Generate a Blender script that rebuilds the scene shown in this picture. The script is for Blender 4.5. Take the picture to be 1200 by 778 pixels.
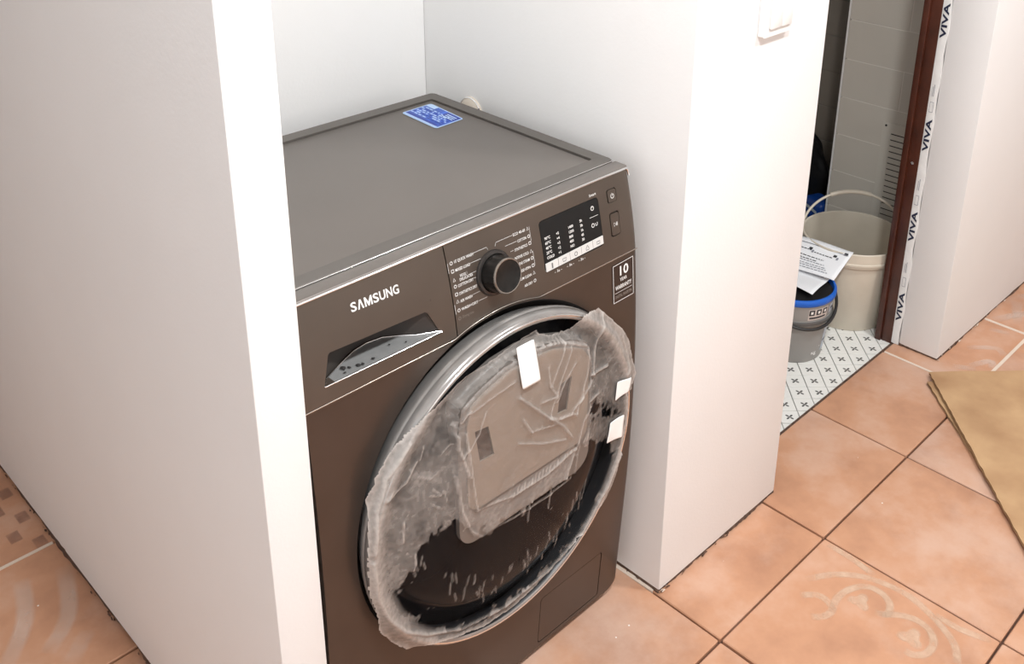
import bpy, bmesh, math, random
import numpy as np
from mathutils import Vector, Matrix
from mathutils.geometry import tessellate_polygon
random.seed(7); rng = np.random.default_rng(7)
SC = bpy.context.scene; COL = SC.collection
for o in list(bpy.data.objects): bpy.data.objects.remove(o)

# ------------------------------------------------------------------ camera
cam = bpy.data.cameras.new('camera'); camo = bpy.data.objects.new('camera', cam); COL.objects.link(camo)
RT = Matrix(((0.7059447799934145, 0.24470500635306328, -0.6646513578304016),
             (-0.7081847477661835, 0.2581649325487005, -0.6571341039951221),
             (0.01078566786974699, 0.9345963446685804, 0.35554653971137357)))
camo.matrix_world = Matrix.Translation((-1.14331, -0.91031, 1.47254)) @ RT.to_4x4()
cam.sensor_fit = 'HORIZONTAL'; cam.sensor_width = 36.0; cam.lens = 1194.76 / 1200 * 36
cam.shift_x = -32.55 / 1200; cam.shift_y = -241.2 / 1200; cam.clip_start = 0.02
SC.camera = camo
# ------------------------------------------------------------------ world, light, exposure
SC.view_settings.view_transform = 'Standard'; SC.view_settings.look = 'None'
SC.view_settings.gamma = 1.0; SC.view_settings.use_curve_mapping = False
SC.view_settings.exposure = 0.18
w = bpy.data.worlds.new('world'); SC.world = w; w.use_nodes = True
w.node_tree.nodes['Background'].inputs[0].default_value = (0.95, 0.97, 1.0, 1); w.node_tree.nodes['Background'].inputs[1].default_value = 1.15
LAMPS = [((0.72, -1.05), 23.0, 'round white ceiling lamp over the corridor by the doorway'), ((-0.62, -0.95), 34.0, 'added unseen fill lamp over the corridor in front of the niche')]; LAMP_COL = (0.97, 0.99, 1.0)  # second lamp is an added fill that brightens the niche walls

# ------------------------------------------------------------------ helpers
def tag(o, label=None, cat=None, group=None, kind=None):
    if label: o['label'] = label
    if cat: o['category'] = cat
    if group: o['group'] = group
    if kind: o['kind'] = kind
    return o
def link(name, mesh, m=None, parent=None, smooth=None):
    o = bpy.data.objects.new(name, mesh); COL.objects.link(o)
    if m is not None and not mesh.materials: mesh.materials.append(m)
    if parent is not None: o.parent = parent
    if smooth:
        mesh.shade_smooth(); mesh.set_sharp_from_angle(angle=math.radians(smooth))
    return o
def empty(name, loc=(0, 0, 0), rz=0):
    o = bpy.data.objects.new(name, None); COL.objects.link(o); o.location = loc; o.rotation_euler = (0, 0, rz)
    o.empty_display_size = 0.05
    return o
class MB:
    def __init__(s): s.bm = bmesh.new()
    def pd(s, verts, faces):
        vs = [s.bm.verts.new(v) for v in verts]
        for f in faces:
            try: s.bm.faces.new([vs[i] for i in f])
            except ValueError: pass
        return vs
    def box(s, a, b, bev=0, seg=2):
        x0, y0, z0 = a; x1, y1, z1 = b
        vs = s.pd([(x0, y0, z0), (x1, y0, z0), (x1, y1, z0), (x0, y1, z0), (x0, y0, z1), (x1, y0, z1), (x1, y1, z1), (x0, y1, z1)],
                  [(0, 3, 2, 1), (4, 5, 6, 7), (0, 1, 5, 4), (1, 2, 6, 5), (2, 3, 7, 6), (3, 0, 4, 7)])
        if bev:
            es = set()
            for v in vs:
                for e in v.link_edges: es.add(e)
            bmesh.ops.bevel(s.bm, geom=list(es), offset=bev, segments=seg, profile=0.5, affect='EDGES')
        return s
    def lathe(s, prof, n=48, axis='z', c=(0, 0, 0), close=False):
        # prof: (r, h) ; axis z: h up ; axis y: h is y
        vs = []; rows = []
        for r, h in prof:
            row = []
            if r < 1e-6:
                p = (0, 0, h) if axis == 'z' else (0, h, 0)
                v = s.bm.verts.new((p[0]+c[0], p[1]+c[1], p[2]+c[2])); row = [v] * n
            else:
                for k in range(n):
                    a = 2 * math.pi * k / n
                    p = (r*math.cos(a), r*math.sin(a), h) if axis == 'z' else (r*math.cos(a), h, r*math.sin(a))
                    row.append(s.bm.verts.new((p[0]+c[0], p[1]+c[1], p[2]+c[2])))
            rows.append(row)
        for a, b in zip(rows[:-1], rows[1:]):
            for k in range(n):
                q = [a[k], a[(k+1) % n], b[(k+1) % n], b[k]]
                u = []
                for v in q:
                    if v not in u: u.append(v)
                if len(u) > 2:
                    try: s.bm.faces.new(u)
                    except ValueError: pass
        return s
    def tube(s, pts, r, n=8, closed=False, rad=None):
        pts = [Vector(p) for p in pts]; N = len(pts); rows = []; up = None
        for i, p in enumerate(pts):
            t = (pts[(i+1) % N] - pts[i-1]) if closed else (pts[min(i+1, N-1)] - pts[max(i-1, 0)])
            t.normalize()
            if up is None:
                up = t.orthogonal().normalized()
            up = (up - t * up.dot(t)).normalized(); bi = t.cross(up)
            rr = rad[i] if rad else r
            rows.append([s.bm.verts.new(p + (up*math.cos(2*math.pi*k/n) + bi*math.sin(2*math.pi*k/n))*rr) for k in range(n)])
        for i in range(N if closed else N-1):
            a, b = rows[i], rows[(i+1) % N]
            for k in range(n): s.bm.faces.new([a[k], a[(k+1) % n], b[(k+1) % n], b[k]])
        if not closed:
            s.bm.faces.new(rows[0][::-1]); s.bm.faces.new(rows[-1])
        return s
    def xf(s, M): bmesh.ops.transform(s.bm, matrix=M, verts=s.bm.verts); return s
    def mesh(s, name, m=None, fix=True):
        if fix: bmesh.ops.recalc_face_normals(s.bm, faces=s.bm.faces)
        me = bpy.data.meshes.new(name); s.bm.to_mesh(me); s.bm.free()
        if m: me.materials.append(m)
        return me
    def build(s, name, m, parent=None, smooth=None, fix=True): return link(name, s.mesh(name, m, fix), m, parent, smooth)

# ---- node materials
def mat(name, col, rough=0.5, metal=0.0, var=0.0, scale=8.0, bump=0.0, bscale=60.0, col2=None, spec=0.5, coat=0.0, coords='pos', detail=4.0, rvar=0.0):
    m = bpy.data.materials.new(name); m.use_nodes = True; nt = m.node_tree; N = nt.nodes; L = nt.links
    b = N['Principled BSDF']; b.inputs['Roughness'].default_value = rough; b.inputs['Metallic'].default_value = metal
    b.inputs['Specular IOR Level'].default_value = spec; b.inputs['Coat Weight'].default_value = coat
    c4 = (*col, 1); b.inputs['Base Color'].default_value = c4
    if var or col2 or bump or rvar:
        if coords == 'pos': g = N.new('ShaderNodeNewGeometry'); co = g.outputs['Position']
        else: g = N.new('ShaderNodeTexCoord'); co = g.outputs['Object']
        n = N.new('ShaderNodeTexNoise'); n.inputs['Scale'].default_value = scale; n.inputs['Detail'].default_value = detail; L.new(co, n.inputs['Vector'])
        r = N.new('ShaderNodeValToRGB'); L.new(n.outputs['Fac'], r.inputs['Fac'])
        c2 = col2 or tuple(min(1, max(0, v*(1-var))) for v in col); c1 = col if col2 else tuple(min(1, v*(1+var)) for v in col)
        r.color_ramp.elements[0].position = 0.3; r.color_ramp.elements[1].position = 0.7
        r.color_ramp.elements[0].color = (*c2, 1); r.color_ramp.elements[1].color = (*c1, 1)
        L.new(r.outputs['Color'], b.inputs['Base Color'])
        if rvar:
            mr = N.new('ShaderNodeMapRange'); L.new(n.outputs['Fac'], mr.inputs[0]); mr.inputs[1].default_value = .3; mr.inputs[2].default_value = .7
            mr.inputs[3].default_value = rough - rvar; mr.inputs[4].default_value = rough + rvar; L.new(mr.outputs[0], b.inputs['Roughness'])
        if bump:
            n2 = N.new('ShaderNodeTexNoise'); n2.inputs['Scale'].default_value = bscale; n2.inputs['Detail'].default_value = 3; L.new(co, n2.inputs['Vector'])
            bp = N.new('ShaderNodeBump'); bp.inputs['Strength'].default_value = bump; bp.inputs['Distance'].default_value = 0.002
            L.new(n2.outputs['Fac'], bp.inputs['Height']); L.new(bp.outputs['Normal'], b.inputs['Normal'])
    return m
def srgb(r, g, b):
    f = lambda v: (v/255/12.92) if v/255 <= .04045 else ((v/255+.055)/1.055)**2.4
    return (f(r), f(g), f(b))

M = {}
M['wall'] = mat('white_plaster', (.86, .858, .850), .75, var=.012, scale=5, bump=.12, bscale=180)
M['ceiling'] = mat('ceiling_paint', (.85, .84, .82), .8, var=.01, scale=3)
M['mortar'] = mat('dark_mortar', srgb(92, 70, 58), .95, var=.5, scale=60, bump=.5, bscale=300)
M['grout'] = mat('grout_bed', srgb(84, 58, 46), .95, var=.35, scale=40, bump=.4, bscale=300)
M['inox'] = mat('graphite_steel', srgb(82, 71, 64), .32, metal=.6, var=.09, scale=9, bump=.02, bscale=900, rvar=.05, detail=6)
M['lidtop'] = mat('lid_grey', srgb(112, 106, 101), .42, metal=.35, var=.05, scale=7, bump=.05, bscale=700, rvar=.04, detail=6)
M['lidrim'] = mat('lid_rim_grey', srgb(98, 93, 88), .45, metal=.25, var=.05, scale=9)
M['fascia'] = mat('graphite_fascia', srgb(94, 84, 76), .36, metal=.6, var=.07, scale=11, rvar=.05, detail=6)
M['silver'] = mat('silver_trim', (.82, .82, .82), .18, metal=1.0)
M['dark'] = mat('dark_cavity', (.02, .018, .017), .7)
M['blackpl'] = mat('black_gloss_plastic', (.010, .010, .010), .28, spec=.25)
M['knob'] = mat('smoked_knob_plastic', (.014, .013, .012), .25, var=.25, scale=60, spec=.2)
M['glass'] = mat('dark_door_glass', (.006, .006, .007), .12, spec=.08)
M['ring'] = mat('smoked_grey_ring_plastic', srgb(150, 147, 144), .2, metal=.4, var=.12, scale=24, coat=.4)
M['plate'] = mat('grey_door_plate', srgb(150, 138, 126), .42, metal=.3, var=.07, scale=20)
M['plate2'] = mat('grey_door_surround', srgb(112, 106, 101), .35, metal=.2, var=.08, scale=20)
M['print'] = mat('white_print', (.75, .74, .72), .6)
M['printdim'] = mat('faint_print', srgb(128, 118, 110), .6)
M['ledge'] = mat('grey_handle_plastic', srgb(126, 126, 125), .35, var=.1, scale=40)
M['white'] = mat('white_plastic', (.84, .83, .81), .3)
M['key'] = mat('white_key', (.6, .59, .57), .5)
M['tape'] = mat('white_tape', (.86, .86, .84), .45, var=.02, scale=30)
M['jamb'] = mat('dark_brown_frame', srgb(72, 36, 24), .3, var=.3, scale=18)
M['vtile'] = mat('pale_wall_tile', srgb(205, 199, 188), .3, var=.025, scale=7)
M['vgrout'] = mat('pale_wall_grout', srgb(226, 221, 212), .9)
M['grille'] = mat('white_grille_metal', srgb(208, 203, 192), .4)
M['bucket'] = mat('white_bucket_plastic', srgb(205, 196, 180), .4, var=.05, scale=14, bump=.06, bscale=50)
M['grey_bucket'] = mat('grey_bucket_plastic', srgb(150, 147, 143), .42, var=.05, scale=14)
M['bluerim'] = mat('blue_rim_plastic', srgb(22, 98, 200), .35)
M['blackmat'] = mat('black_plastic', (.018, .017, .017), .4)
M['bag'] = mat('black_bin_bag', (.012, .012, .013), .28, bump=.6, bscale=40)
M['bluebag'] = mat('blue_package', srgb(14, 62, 140), .35, var=.2, scale=20)
M['paper'] = mat('white_paper', (.84, .85, .87), .7, var=.01, scale=6)
M['ink'] = mat('dark_ink', (.03, .03, .035), .7)
M['inkblue'] = mat('navy_ink', srgb(30, 36, 62), .6)
M['inkgrey'] = mat('grey_ink', srgb(140, 142, 150), .7)
M['patch'] = mat('pale_label', srgb(186, 196, 206), .5)
M['chrome'] = mat('chrome', (.8, .8, .8), .15, metal=1.0)
M['steelwire'] = mat('bucket_wire', srgb(190, 182, 168), .3, metal=.6)
M['sticker'] = mat('blue_sticker', srgb(46, 92, 190), .35, var=.22, scale=50)
M['stickerlight'] = mat('pale_blue_print', srgb(176, 202, 236), .4)
M['stickerdark'] = mat('deep_blue_print', srgb(28, 56, 150), .4)
M['card'] = mat('kraft_cardboard', srgb(196, 160, 120), .8, col2=srgb(168, 130, 94), scale=9, bump=.1, bscale=160)
M['cardedge'] = mat('cardboard_core', srgb(120, 84, 54), .9, var=.3, scale=120)
M['smear'] = mat('plaster_smear', srgb(222, 206, 190), .85, var=.04, scale=30)
M['strip'] = mat('white_protective_strip', srgb(232, 232, 230), .45, var=.04, scale=60, bump=.2, bscale=90)
M['foam'] = mat('beige_hose', srgb(206, 196, 182), .5)

def tile_material():
    m = bpy.data.materials.new('terracotta_tile'); m.use_nodes = True; nt = m.node_tree; N = nt.nodes; L = nt.links
    b = N['Principled BSDF']; b.inputs['Roughness'].default_value = .42; b.inputs['Specular IOR Level'].default_value = .4
    g = N.new('ShaderNodeNewGeometry'); oi = N.new('ShaderNodeObjectInfo')
    add = N.new('ShaderNodeVectorMath'); add.operation = 'MULTIPLY_ADD'
    L.new(oi.outputs['Random'], add.inputs[0]); add.inputs[1].default_value = (7, 3, 11); L.new(g.outputs['Position'], add.inputs[2])
    n = N.new('ShaderNodeTexNoise'); n.inputs['Scale'].default_value = 5.5; n.inputs['Detail'].default_value = 5; n.inputs['Roughness'].default_value = .6; L.new(add.outputs[0], n.inputs['Vector'])
    r = N.new('ShaderNodeValToRGB'); L.new(n.outputs['Fac'], r.inputs['Fac'])
    e = r.color_ramp.elements; e[0].position = .3; e[0].color = (*srgb(174, 128, 101), 1); e[1].position = .72; e[1].color = (*srgb(208, 168, 144), 1)
    x = e.new(.52); x.color = (*srgb(197, 148, 117), 1)
    n2 = N.new('ShaderNodeTexNoise'); n2.inputs['Scale'].default_value = 2.2; n2.inputs['Detail'].default_value = 7; n2.inputs['Roughness'].default_value = .65; L.new(add.outputs[0], n2.inputs['Vector'])
    r2 = N.new('ShaderNodeValToRGB'); L.new(n2.outputs['Fac'], r2.inputs['Fac']); r2.color_ramp.elements[0].position = .5; r2.color_ramp.elements[1].position = .8
    mx = N.new('ShaderNodeMixRGB'); mx.blend_type = 'MIX'; L.new(r2.outputs['Color'], mx.inputs['Fac']); L.new(r.outputs['Color'], mx.inputs[1]); mx.inputs[2].default_value = (*srgb(212, 184, 168), 1)
    # white dust specks
    n3 = N.new('ShaderNodeTexVoronoi'); n3.inputs['Scale'].default_value = 26; L.new(add.outputs[0], n3.inputs['Vector'])
    cmp = N.new('ShaderNodeMath'); cmp.operation = 'LESS_THAN'; L.new(n3.outputs['Distance'], cmp.inputs[0]); cmp.inputs[1].default_value = .045
    rr = N.new('ShaderNodeSeparateColor'); L.new(n3.outputs['Color'], rr.inputs[0])
    gt = N.new('ShaderNodeMath'); gt.operation = 'GREATER_THAN'; L.new(rr.outputs[0], gt.inputs[0]); gt.inputs[1].default_value = .8
    mul = N.new('ShaderNodeMath'); mul.operation = 'MULTIPLY'; L.new(cmp.outputs[0], mul.inputs[0]); L.new(gt.outputs[0], mul.inputs[1])
    mx2 = N.new('ShaderNodeMixRGB'); L.new(mul.outputs[0], mx2.inputs['Fac']); L.new(mx.outputs[0], mx2.inputs[1]); mx2.inputs[2].default_value = (.85, .8, .76, 1)
    L.new(mx2.outputs[0], b.inputs['Base Color'])
    n4 = N.new('ShaderNodeTexNoise'); n4.inputs['Scale'].default_value = 35; n4.inputs['Detail'].default_value = 4; L.new(add.outputs[0], n4.inputs['Vector'])
    bp = N.new('ShaderNodeBump'); bp.inputs['Strength'].default_value = .12; bp.inputs['Distance'].default_value = .002; L.new(n4.outputs['Fac'], bp.inputs['Height']); L.new(bp.outputs[0], b.inputs['Normal'])
    return m
M['tile'] = tile_material()
def print_mat(name, col, alpha, scale=40):
    m = bpy.data.materials.new(name); m.use_nodes = True; nt = m.node_tree; N = nt.nodes; L = nt.links
    b = N['Principled BSDF']; b.inputs['Base Color'].default_value = (*col, 1); b.inputs['Roughness'].default_value = .5
    g = N.new('ShaderNodeNewGeometry'); n = N.new('ShaderNodeTexNoise'); n.inputs['Scale'].default_value = scale; n.inputs['Detail'].default_value = 4
    L.new(g.outputs['Position'], n.inputs['Vector'])
    at = N.new('ShaderNodeAttribute'); at.attribute_name = 'soft'
    mr = N.new('ShaderNodeMapRange'); mr.inputs[1].default_value = .25; mr.inputs[2].default_value = .7; mr.inputs[3].default_value = alpha*.35; mr.inputs[4].default_value = alpha
    L.new(n.outputs['Fac'], mr.inputs[0])
    mu = N.new('ShaderNodeMath'); mu.operation = 'MULTIPLY'; L.new(mr.outputs[0], mu.inputs[0]); L.new(at.outputs['Fac'], mu.inputs[1]); L.new(mu.outputs[0], b.inputs['Alpha'])
    return m
M['scroll'] = print_mat('cream_scroll_print', srgb(230, 204, 178), .6)
M['mosaic'] = print_mat('brown_mosaic_print', srgb(140, 102, 90), .5)
M['dust'] = print_mat('pale_dust', srgb(238, 224, 212), .4, 14)

# ------------------------------------------------------------------ setting: floor with tiles
S = .34953; TX, TY = .04676, -.1931; J = .0022          # tile pitch, grid origin, half joint
TZ = -.011
fl = MB().box((-2.2, -2.1, -.06), (3.2, 2.2, TZ)).build('floor', M['grout'])
tag(fl, 'terracotta tiled floor with dark open joints', 'floor', kind='structure')
def tile_mesh(x0, y0, x1, y1, name='tile'):
    return MB().box((x0, y0, TZ), (x1, y1, 0.0), .0018, 1).mesh(name, M['tile'])
full = tile_mesh(J, J, S-J, S-J)
ROW0_CUT = .044 - TY
cut = tile_mesh(J, J, S-J, ROW0_CUT)
tiles = {}
for i in range(-6, 8):
    for j in range(-6, 5):
        x0, y0 = TX + i*S, TY + j*S
        if y0 + S < -2.05 or x0 < -2.1 or x0 + S > 3.1: continue
        if i >= 1 and j >= 1: continue
        me = cut if (i >= 1 and j == 0) else full
        t = link('tile', me, None, fl); t.location = (x0, y0, random.uniform(-.0012, 0)); tiles[(i, j)] = t
        t.rotation_euler = (random.uniform(-.001, .001), random.uniform(-.001, .001), 0)
# ribbons and spots of print lying on tiles
def ribbon(polys, z, wid, spots=(), name='print'):
    vs, fs, soft = [], [], []
    for pl in polys:
        P = [Vector((p[0], p[1], 0)) for p in pl]
        Q = []
        for k in range(len(P)-1):                     # catmull-rom
            p0, p1, p2, p3 = P[max(k-1, 0)], P[k], P[k+1], P[min(k+2, len(P)-1)]
            for s_ in range(6):
                t = s_/6
                Q.append(.5*((2*p1)+(p2-p0)*t+(2*p0-5*p1+4*p2-p3)*t*t+(3*p1-p0-3*p2+p3)*t**3))
        Q.append(P[-1]); n = len(Q); base = len(vs)
        for k, q in enumerate(Q):
            t = (Q[min(k+1, n-1)]-Q[max(k-1, 0)]).normalized(); nn = Vector((-t.y, t.x, 0))
            e = min(1, min(k, n-1-k)/4+.15)
            for f_, sv in ((-1, 0), (-.55, 1), (.55, 1), (1, 0)):
                v = q + nn*wid*f_; vs.append((v.x, v.y, z)); soft.append(sv*e)
        for k in range(n-1):
            for c in range(3): a = base+k*4+c; fs.append((a, a+1, a+5, a+4))
    for (x, y, r, lob) in spots:
        base = len(vs); vs.append((x, y, z)); soft.append(1); n = 36
        for rr, sv in ((.75, 1), (1, 0)):
            for k in range(n):
                a = 2*math.pi*k/n; q = r*rr*(1+.28*math.cos(lob*a)) ; vs.append((x+q*math.cos(a), y+q*math.sin(a), z)); soft.append(sv)
        for k in range(n):
            k2 = (k+1) % n; fs.append((base, base+1+k, base+1+k2)); fs.append((base+1+k, base+1+n+k, base+1+n+k2, base+1+k2))
    me = bpy.data.meshes.new(name); me.from_pydata(vs, [], fs)
    at = me.attributes.new('soft', 'FLOAT', 'POINT'); at.data.foreach_set('value', soft)
    return me
ORN = [[[0.2764, -0.2255], [0.3203, -0.2539], [0.3526, -0.2893], [0.3703, -0.3322], [0.3757, -0.3802], [0.3637, -0.4268], [0.3446, -0.4673], [0.3243, -0.4918], [0.2947, -0.5068]], [[0.2341, -0.2376], [0.2567, -0.2598], [0.2574, -0.2814], [0.2454, -0.297], [0.2214, -0.2937], [0.2049, -0.2775]], [[0.241, -0.2995], [0.273, -0.2899], [0.3105, -0.295], [0.3403, -0.3135], [0.346, -0.3405], [0.334, -0.3636], [0.3084, -0.3725], [0.2963, -0.3539]], [[0.2974, -0.3617], [0.3228, -0.3899], [0.3335, -0.4171], [0.3274, -0.4439], [0.305, -0.4603], [0.2764, -0.4602], [0.2585, -0.4456], [0.2563, -0.4311]], [[0.3847, -0.2082], [0.384, -0.2621], [0.3757, -0.312]], [[0.3692, -0.4323], [0.3699, -0.4793], [0.3846, -0.5289]]]
def on_tile(me, ij, m, name):
    t = tiles[ij]; o = link(name, me, m, t); o.location = (-(TX+ij[0]*S), -(TY+ij[1]*S), 0); return o
on_tile(ribbon(ORN, .0006, .0085, [(.2994, -.3227, .019, 3), (.2899, -.4264, .021, 3)]), (0, -1), M['scroll'], 'scroll_print')
sq = []
for k in range(6): sq.append((-.708 - .0*(k % 2), .875+.047*k))
vs, fs, so = [], [], []
for k, (x, y) in enumerate(sq):
    for dx in (0, -.032):
        if (k + (dx < 0)) % 2: continue
        b0 = len(vs)
        for ix in range(4):
            for iy in range(4):
                vs.append((x+dx+(-.012, -.0095, .0095, .012)[ix], y+(-.018, -.0145, .0145, .018)[iy], .0006)); so.append(1.0 if ix in (1, 2) and iy in (1, 2) else 0.)
        for ix in range(3):
            for iy in range(3): a = b0+ix*4+iy; fs.append((a, a+4, a+5, a+1))
me = bpy.data.meshes.new('mosaic_print'); me.from_pydata(vs, [], fs); a_ = me.attributes.new('soft', 'FLOAT', 'POINT'); a_.data.foreach_set('value', so)
on_tile(me, (-3, 3), M['mosaic'], 'mosaic_print')
on_tile(ribbon([[(-.80, .60), (-.74, .66), (-.70, .78)], [(-.86, .62), (-.80, .70), (-.77, .80)], [(-.78, .55), (-.73, .60)]], .0006, .018), (-3, 2), M['dust'], 'dust_smear')
on_tile(ribbon([[(1.27, -.10), (1.32, -.155), (1.30, -.185)], [(1.19, -.14), (1.25, -.17), (1.22, -.187)], [(1.40, -.105), (1.42, -.15)], [(1.16, -.11), (1.19, -.16)]], .0008, .012), (3, 0), M['dust'], 'dust_smear')
on_tile(ribbon([[(1.45, -.09), (1.55, -.14), (1.6, -.18)], [(1.48, -.15), (1.6, -.10)], [(1.62, -.09), (1.7, -.13)]], .0008, .016), (4, 0), M['dust'], 'dust_smear')
# plaster-filled joints near the right-hand wall corner (proud pale grout)
def grout_strip(pts, wid):
    mb = MB()
    for a, b in zip(pts[:-1], pts[1:]):
        a = Vector((*a, 0)); b = Vector((*b, 0)); t = (b-a).normalized(); n = Vector((-t.y, t.x, 0))*wid
        v = [a-n, b-n, b+n, a+n]
        mb.pd([(p.x, p.y, TZ) for p in v]+[(p.x, p.y, .0006) for p in v], [(0, 1, 5, 4), (1, 2, 6, 5), (2, 3, 7, 6), (3, 0, 4, 7), (4, 5, 6, 7)])
    return mb.build('filled_joint', M['smear'], fl)
grout_strip([(TX+3*S, .04), (TX+3*S, -.12)], .0035)
grout_strip([(TX+3*S+.06, TY), (TX+5*S, TY)], .004)
grout_strip([(TX+4*S, TY+.004), (TX+4*S, -.075)], .0045)
grout_strip([(.05, -.04), (.046, .05)], .004)
grout_strip([(TX-3*S+.004, TY+3*S), (-.692, TY+3*S)], .0035)

# ------------------------------------------------------------------ setting: walls
H = 2.5
def wall(name, a, b, label, ragged=None, m='wall', bev=0):
    o = MB().box(a, b, bev, 2).build(name, M[m], None, 40 if bev else None)
    return tag(o, label, 'wall', kind='structure')
LX0, LX1, LY = -.687, -.6235, -.016
PX0, PX1, PY = .052, .4355, -.051
RX, RY = 1.1525, -.0725
BACK = .587
wl = wall('wall_left', (LX0, LY, .010), (LX1, 2.15, H), 'thin white partition wall to the left of the washing machine', bev=.002)
wp = wall('wall_middle', (PX0, PY, .005), (PX1, 1.5, H), 'thick white wall block between washer niche and bathroom doorway', bev=.002)
wb = wall('wall_back', (LX1+.001, BACK, .0), (PX0-.001, BACK+.08, H), 'pale back wall of the washing machine niche')
wr = wall('wall_right', (RX, RY, .004), (3.1, .03, H), 'white wall corner on the right of the doorway', bev=.002)
wr2 = wall('wall_right_core', (RX+.016, .03, -.03), (3.1, .095, H), 'wall behind the brown door frame on the right')
wall('wall_front', (-2.2, -2.2, 0), (3.1, -2.1, H), 'plain wall of the corridor behind the viewer')
wall('wall_far_right', (3.1, -2.2, 0), (3.2, 2.2, H), 'plain wall at the far right of the corridor')
wall('wall_far_left', (-2.3, -.3, 0), (-2.2, 2.2, H), 'plain wall at the far left of the corridor')
wall('wall_rear_left', (-2.2, 2.1, 0), (LX0-.001, 2.2, H), 'plain wall at the rear of the left corridor')
ce = MB().box((-2.3, -2.2, H), (3.2, 2.3, H+.05)).build('ceiling', M['ceiling']); tag(ce, 'plain white ceiling above the corridor', 'ceiling', kind='structure')
# crumbly mortar lines where walls meet floor
def rag(name, p0, p1, nrm, label, depth=.02, h=.008, n=70, out=.0035):
    p0 = Vector((*p0, 0)); p1 = Vector((*p1, 0)); nr = Vector((*nrm, 0)); mb = MB(); top = []; bot = []; back = []
    ph = [random.uniform(0, 6) for _ in range(4)]
    for k in range(n+1):
        t = k/n; p = p0.lerp(p1, t); Ln = (p1-p0).length*t
        w1 = .5+.5*math.sin(Ln*23+ph[0])*math.sin(Ln*9+ph[1]); w2 = random.uniform(-.35, .35)
        o1 = out*(w1*1.6-1.2+w2); hh = h*(.35+.75*w1+w2*.3)
        bot.append(p + nr*(o1+.001)); top.append(p + nr*min(o1*.6, -.0006) + Vector((0, 0, max(.001, hh)))); back.append(p - nr*depth + Vector((0, 0, max(.001, hh))))
    v = [tuple(q) for q in bot+top+back]; N1 = n+1
    f = [(k, k+1, N1+k+1, N1+k) for k in range(n)] + [(N1+k, N1+k+1, 2*N1+k+1, 2*N1+k) for k in range(n)]
    mb.pd(v, f)
    return tag(mb.build(name, M['mortar'], fl), None)
def chips(p0, p1, nrm, n, m, rmin=.0015, rmax=.005, zmax=.006):
    p0 = Vector((*p0, 0)); p1 = Vector((*p1, 0)); nr = Vector((*nrm, 0)); mb = MB()
    for k in range(n):
        c = p0.lerp(p1, random.random()) + nr*random.uniform(.0, .004); r = random.uniform(rmin, rmax)
        d = (p1-p0).normalized()
        pts = [c + d*r*random.uniform(-1.6, 1.6) + nr*r*random.uniform(-.6, .6) + Vector((0, 0, random.uniform(0, zmax))) for _ in range(6)]
        vs = [mb.bm.verts.new(q) for q in pts]
        bmesh.ops.convex_hull(mb.bm, input=vs)
    return mb.build('mortar_crumbs', m, fl)
rag('mortar_joint', (LX0, LY), (LX0, 2.1), (-1, 0), '', n=160, out=.004, h=.015)
rag('mortar_joint', (LX0, LY), (LX1, LY), (0, -1), '')
rag('mortar_joint', (PX0, PY), (PX1, PY), (0, -1), '', n=60, out=.003)
rag('mortar_joint', (PX0, .55), (PX0, PY), (-1, 0), '', n=60)
rag('mortar_joint', (RX, RY), (3.0, RY), (0, -1), '', n=120, out=.003)
rag('mortar_joint', (RX, .03), (RX, RY), (-1, 0), '', n=20)
tag(chips((LX0, .4), (LX0, 1.3), (-1, 0), 30, M['mortar']), kind='stuff')
tag(chips((PX0, PY), (PX1-.03, PY), (0, -1), 22, M['mortar']), kind='stuff')
tag(chips((PX0, PY), (PX0, .08), (-1, 0), 9, M['mortar']), kind='stuff')
tag(chips((RX, RY), (1.9, RY), (0, -1), 22, M['smear']), kind='stuff')
tag(chips((PX0, PY), (PX0+.02, PY), (0, -1), 5, M['smear']), kind='stuff')

# ------------------------------------------------------------------ setting: bathroom
BZ = -.006
bf = MB().box((PX1, .046, -.05), (2.2, 1.5, BZ-.004)).build('floor_bathroom', mat('bath_floor_joint', srgb(62, 60, 58), .9))
tag(bf, 'white patterned bathroom floor with small crosses', 'floor', kind='structure')
def cross_mat():
    m = bpy.data.materials.new('white_cross_tile'); m.use_nodes = True; nt = m.node_tree; N = nt.nodes; L = nt.links
    b = N['Principled BSDF']; b.inputs['Roughness'].default_value = .32
    tc = N.new('ShaderNodeTexCoord'); sp = N.new('ShaderNodeSeparateXYZ'); L.new(tc.outputs['Object'], sp.inputs[0])
    def mth(op, a, b_=None, v=None):
        n = N.new('ShaderNodeMath'); n.operation = op; L.new(a, n.inputs[0])
        if b_ is not None: L.new(b_, n.inputs[1])
        if v is not None: n.inputs[1].default_value = v
        return n.outputs[0]
    an = N.new('ShaderNodeMath'); an.operation = 'ARCTAN2'; L.new(sp.outputs[1], an.inputs[0]); L.new(sp.outputs[0], an.inputs[1])
    s2 = mth('ABSOLUTE', mth('SINE', mth('MULTIPLY', an.outputs[0], v=2.0)))         # petals on the diagonals
    rad = mth('SQRT', mth('ADD', mth('MULTIPLY', sp.outputs[0], sp.outputs[0]), mth('MULTIPLY', sp.outputs[1], sp.outputs[1])))
    lim = mth('MULTIPLY', mth('POWER', s2, v=1.6), v=.0112)
    ins = mth('LESS_THAN', rad, lim)
    mx = N.new('ShaderNodeMixRGB'); L.new(ins, mx.inputs['Fac']); mx.inputs[1].default_value = (*srgb(232, 231, 226), 1); mx.inputs[2].default_value = (*srgb(74, 72, 70), 1)
    L.new(mx.outputs[0], b.inputs['Base Color'])
    return m
c_ = .0472
cm = MB().box((-c_/2+.0010, -c_/2+.0004, BZ-.004), (c_/2-.0010, c_/2-.0004, BZ), .0004, 1).mesh('cross_tile', cross_mat())
r2 = math.sqrt(.5)
cnt = 0
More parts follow.
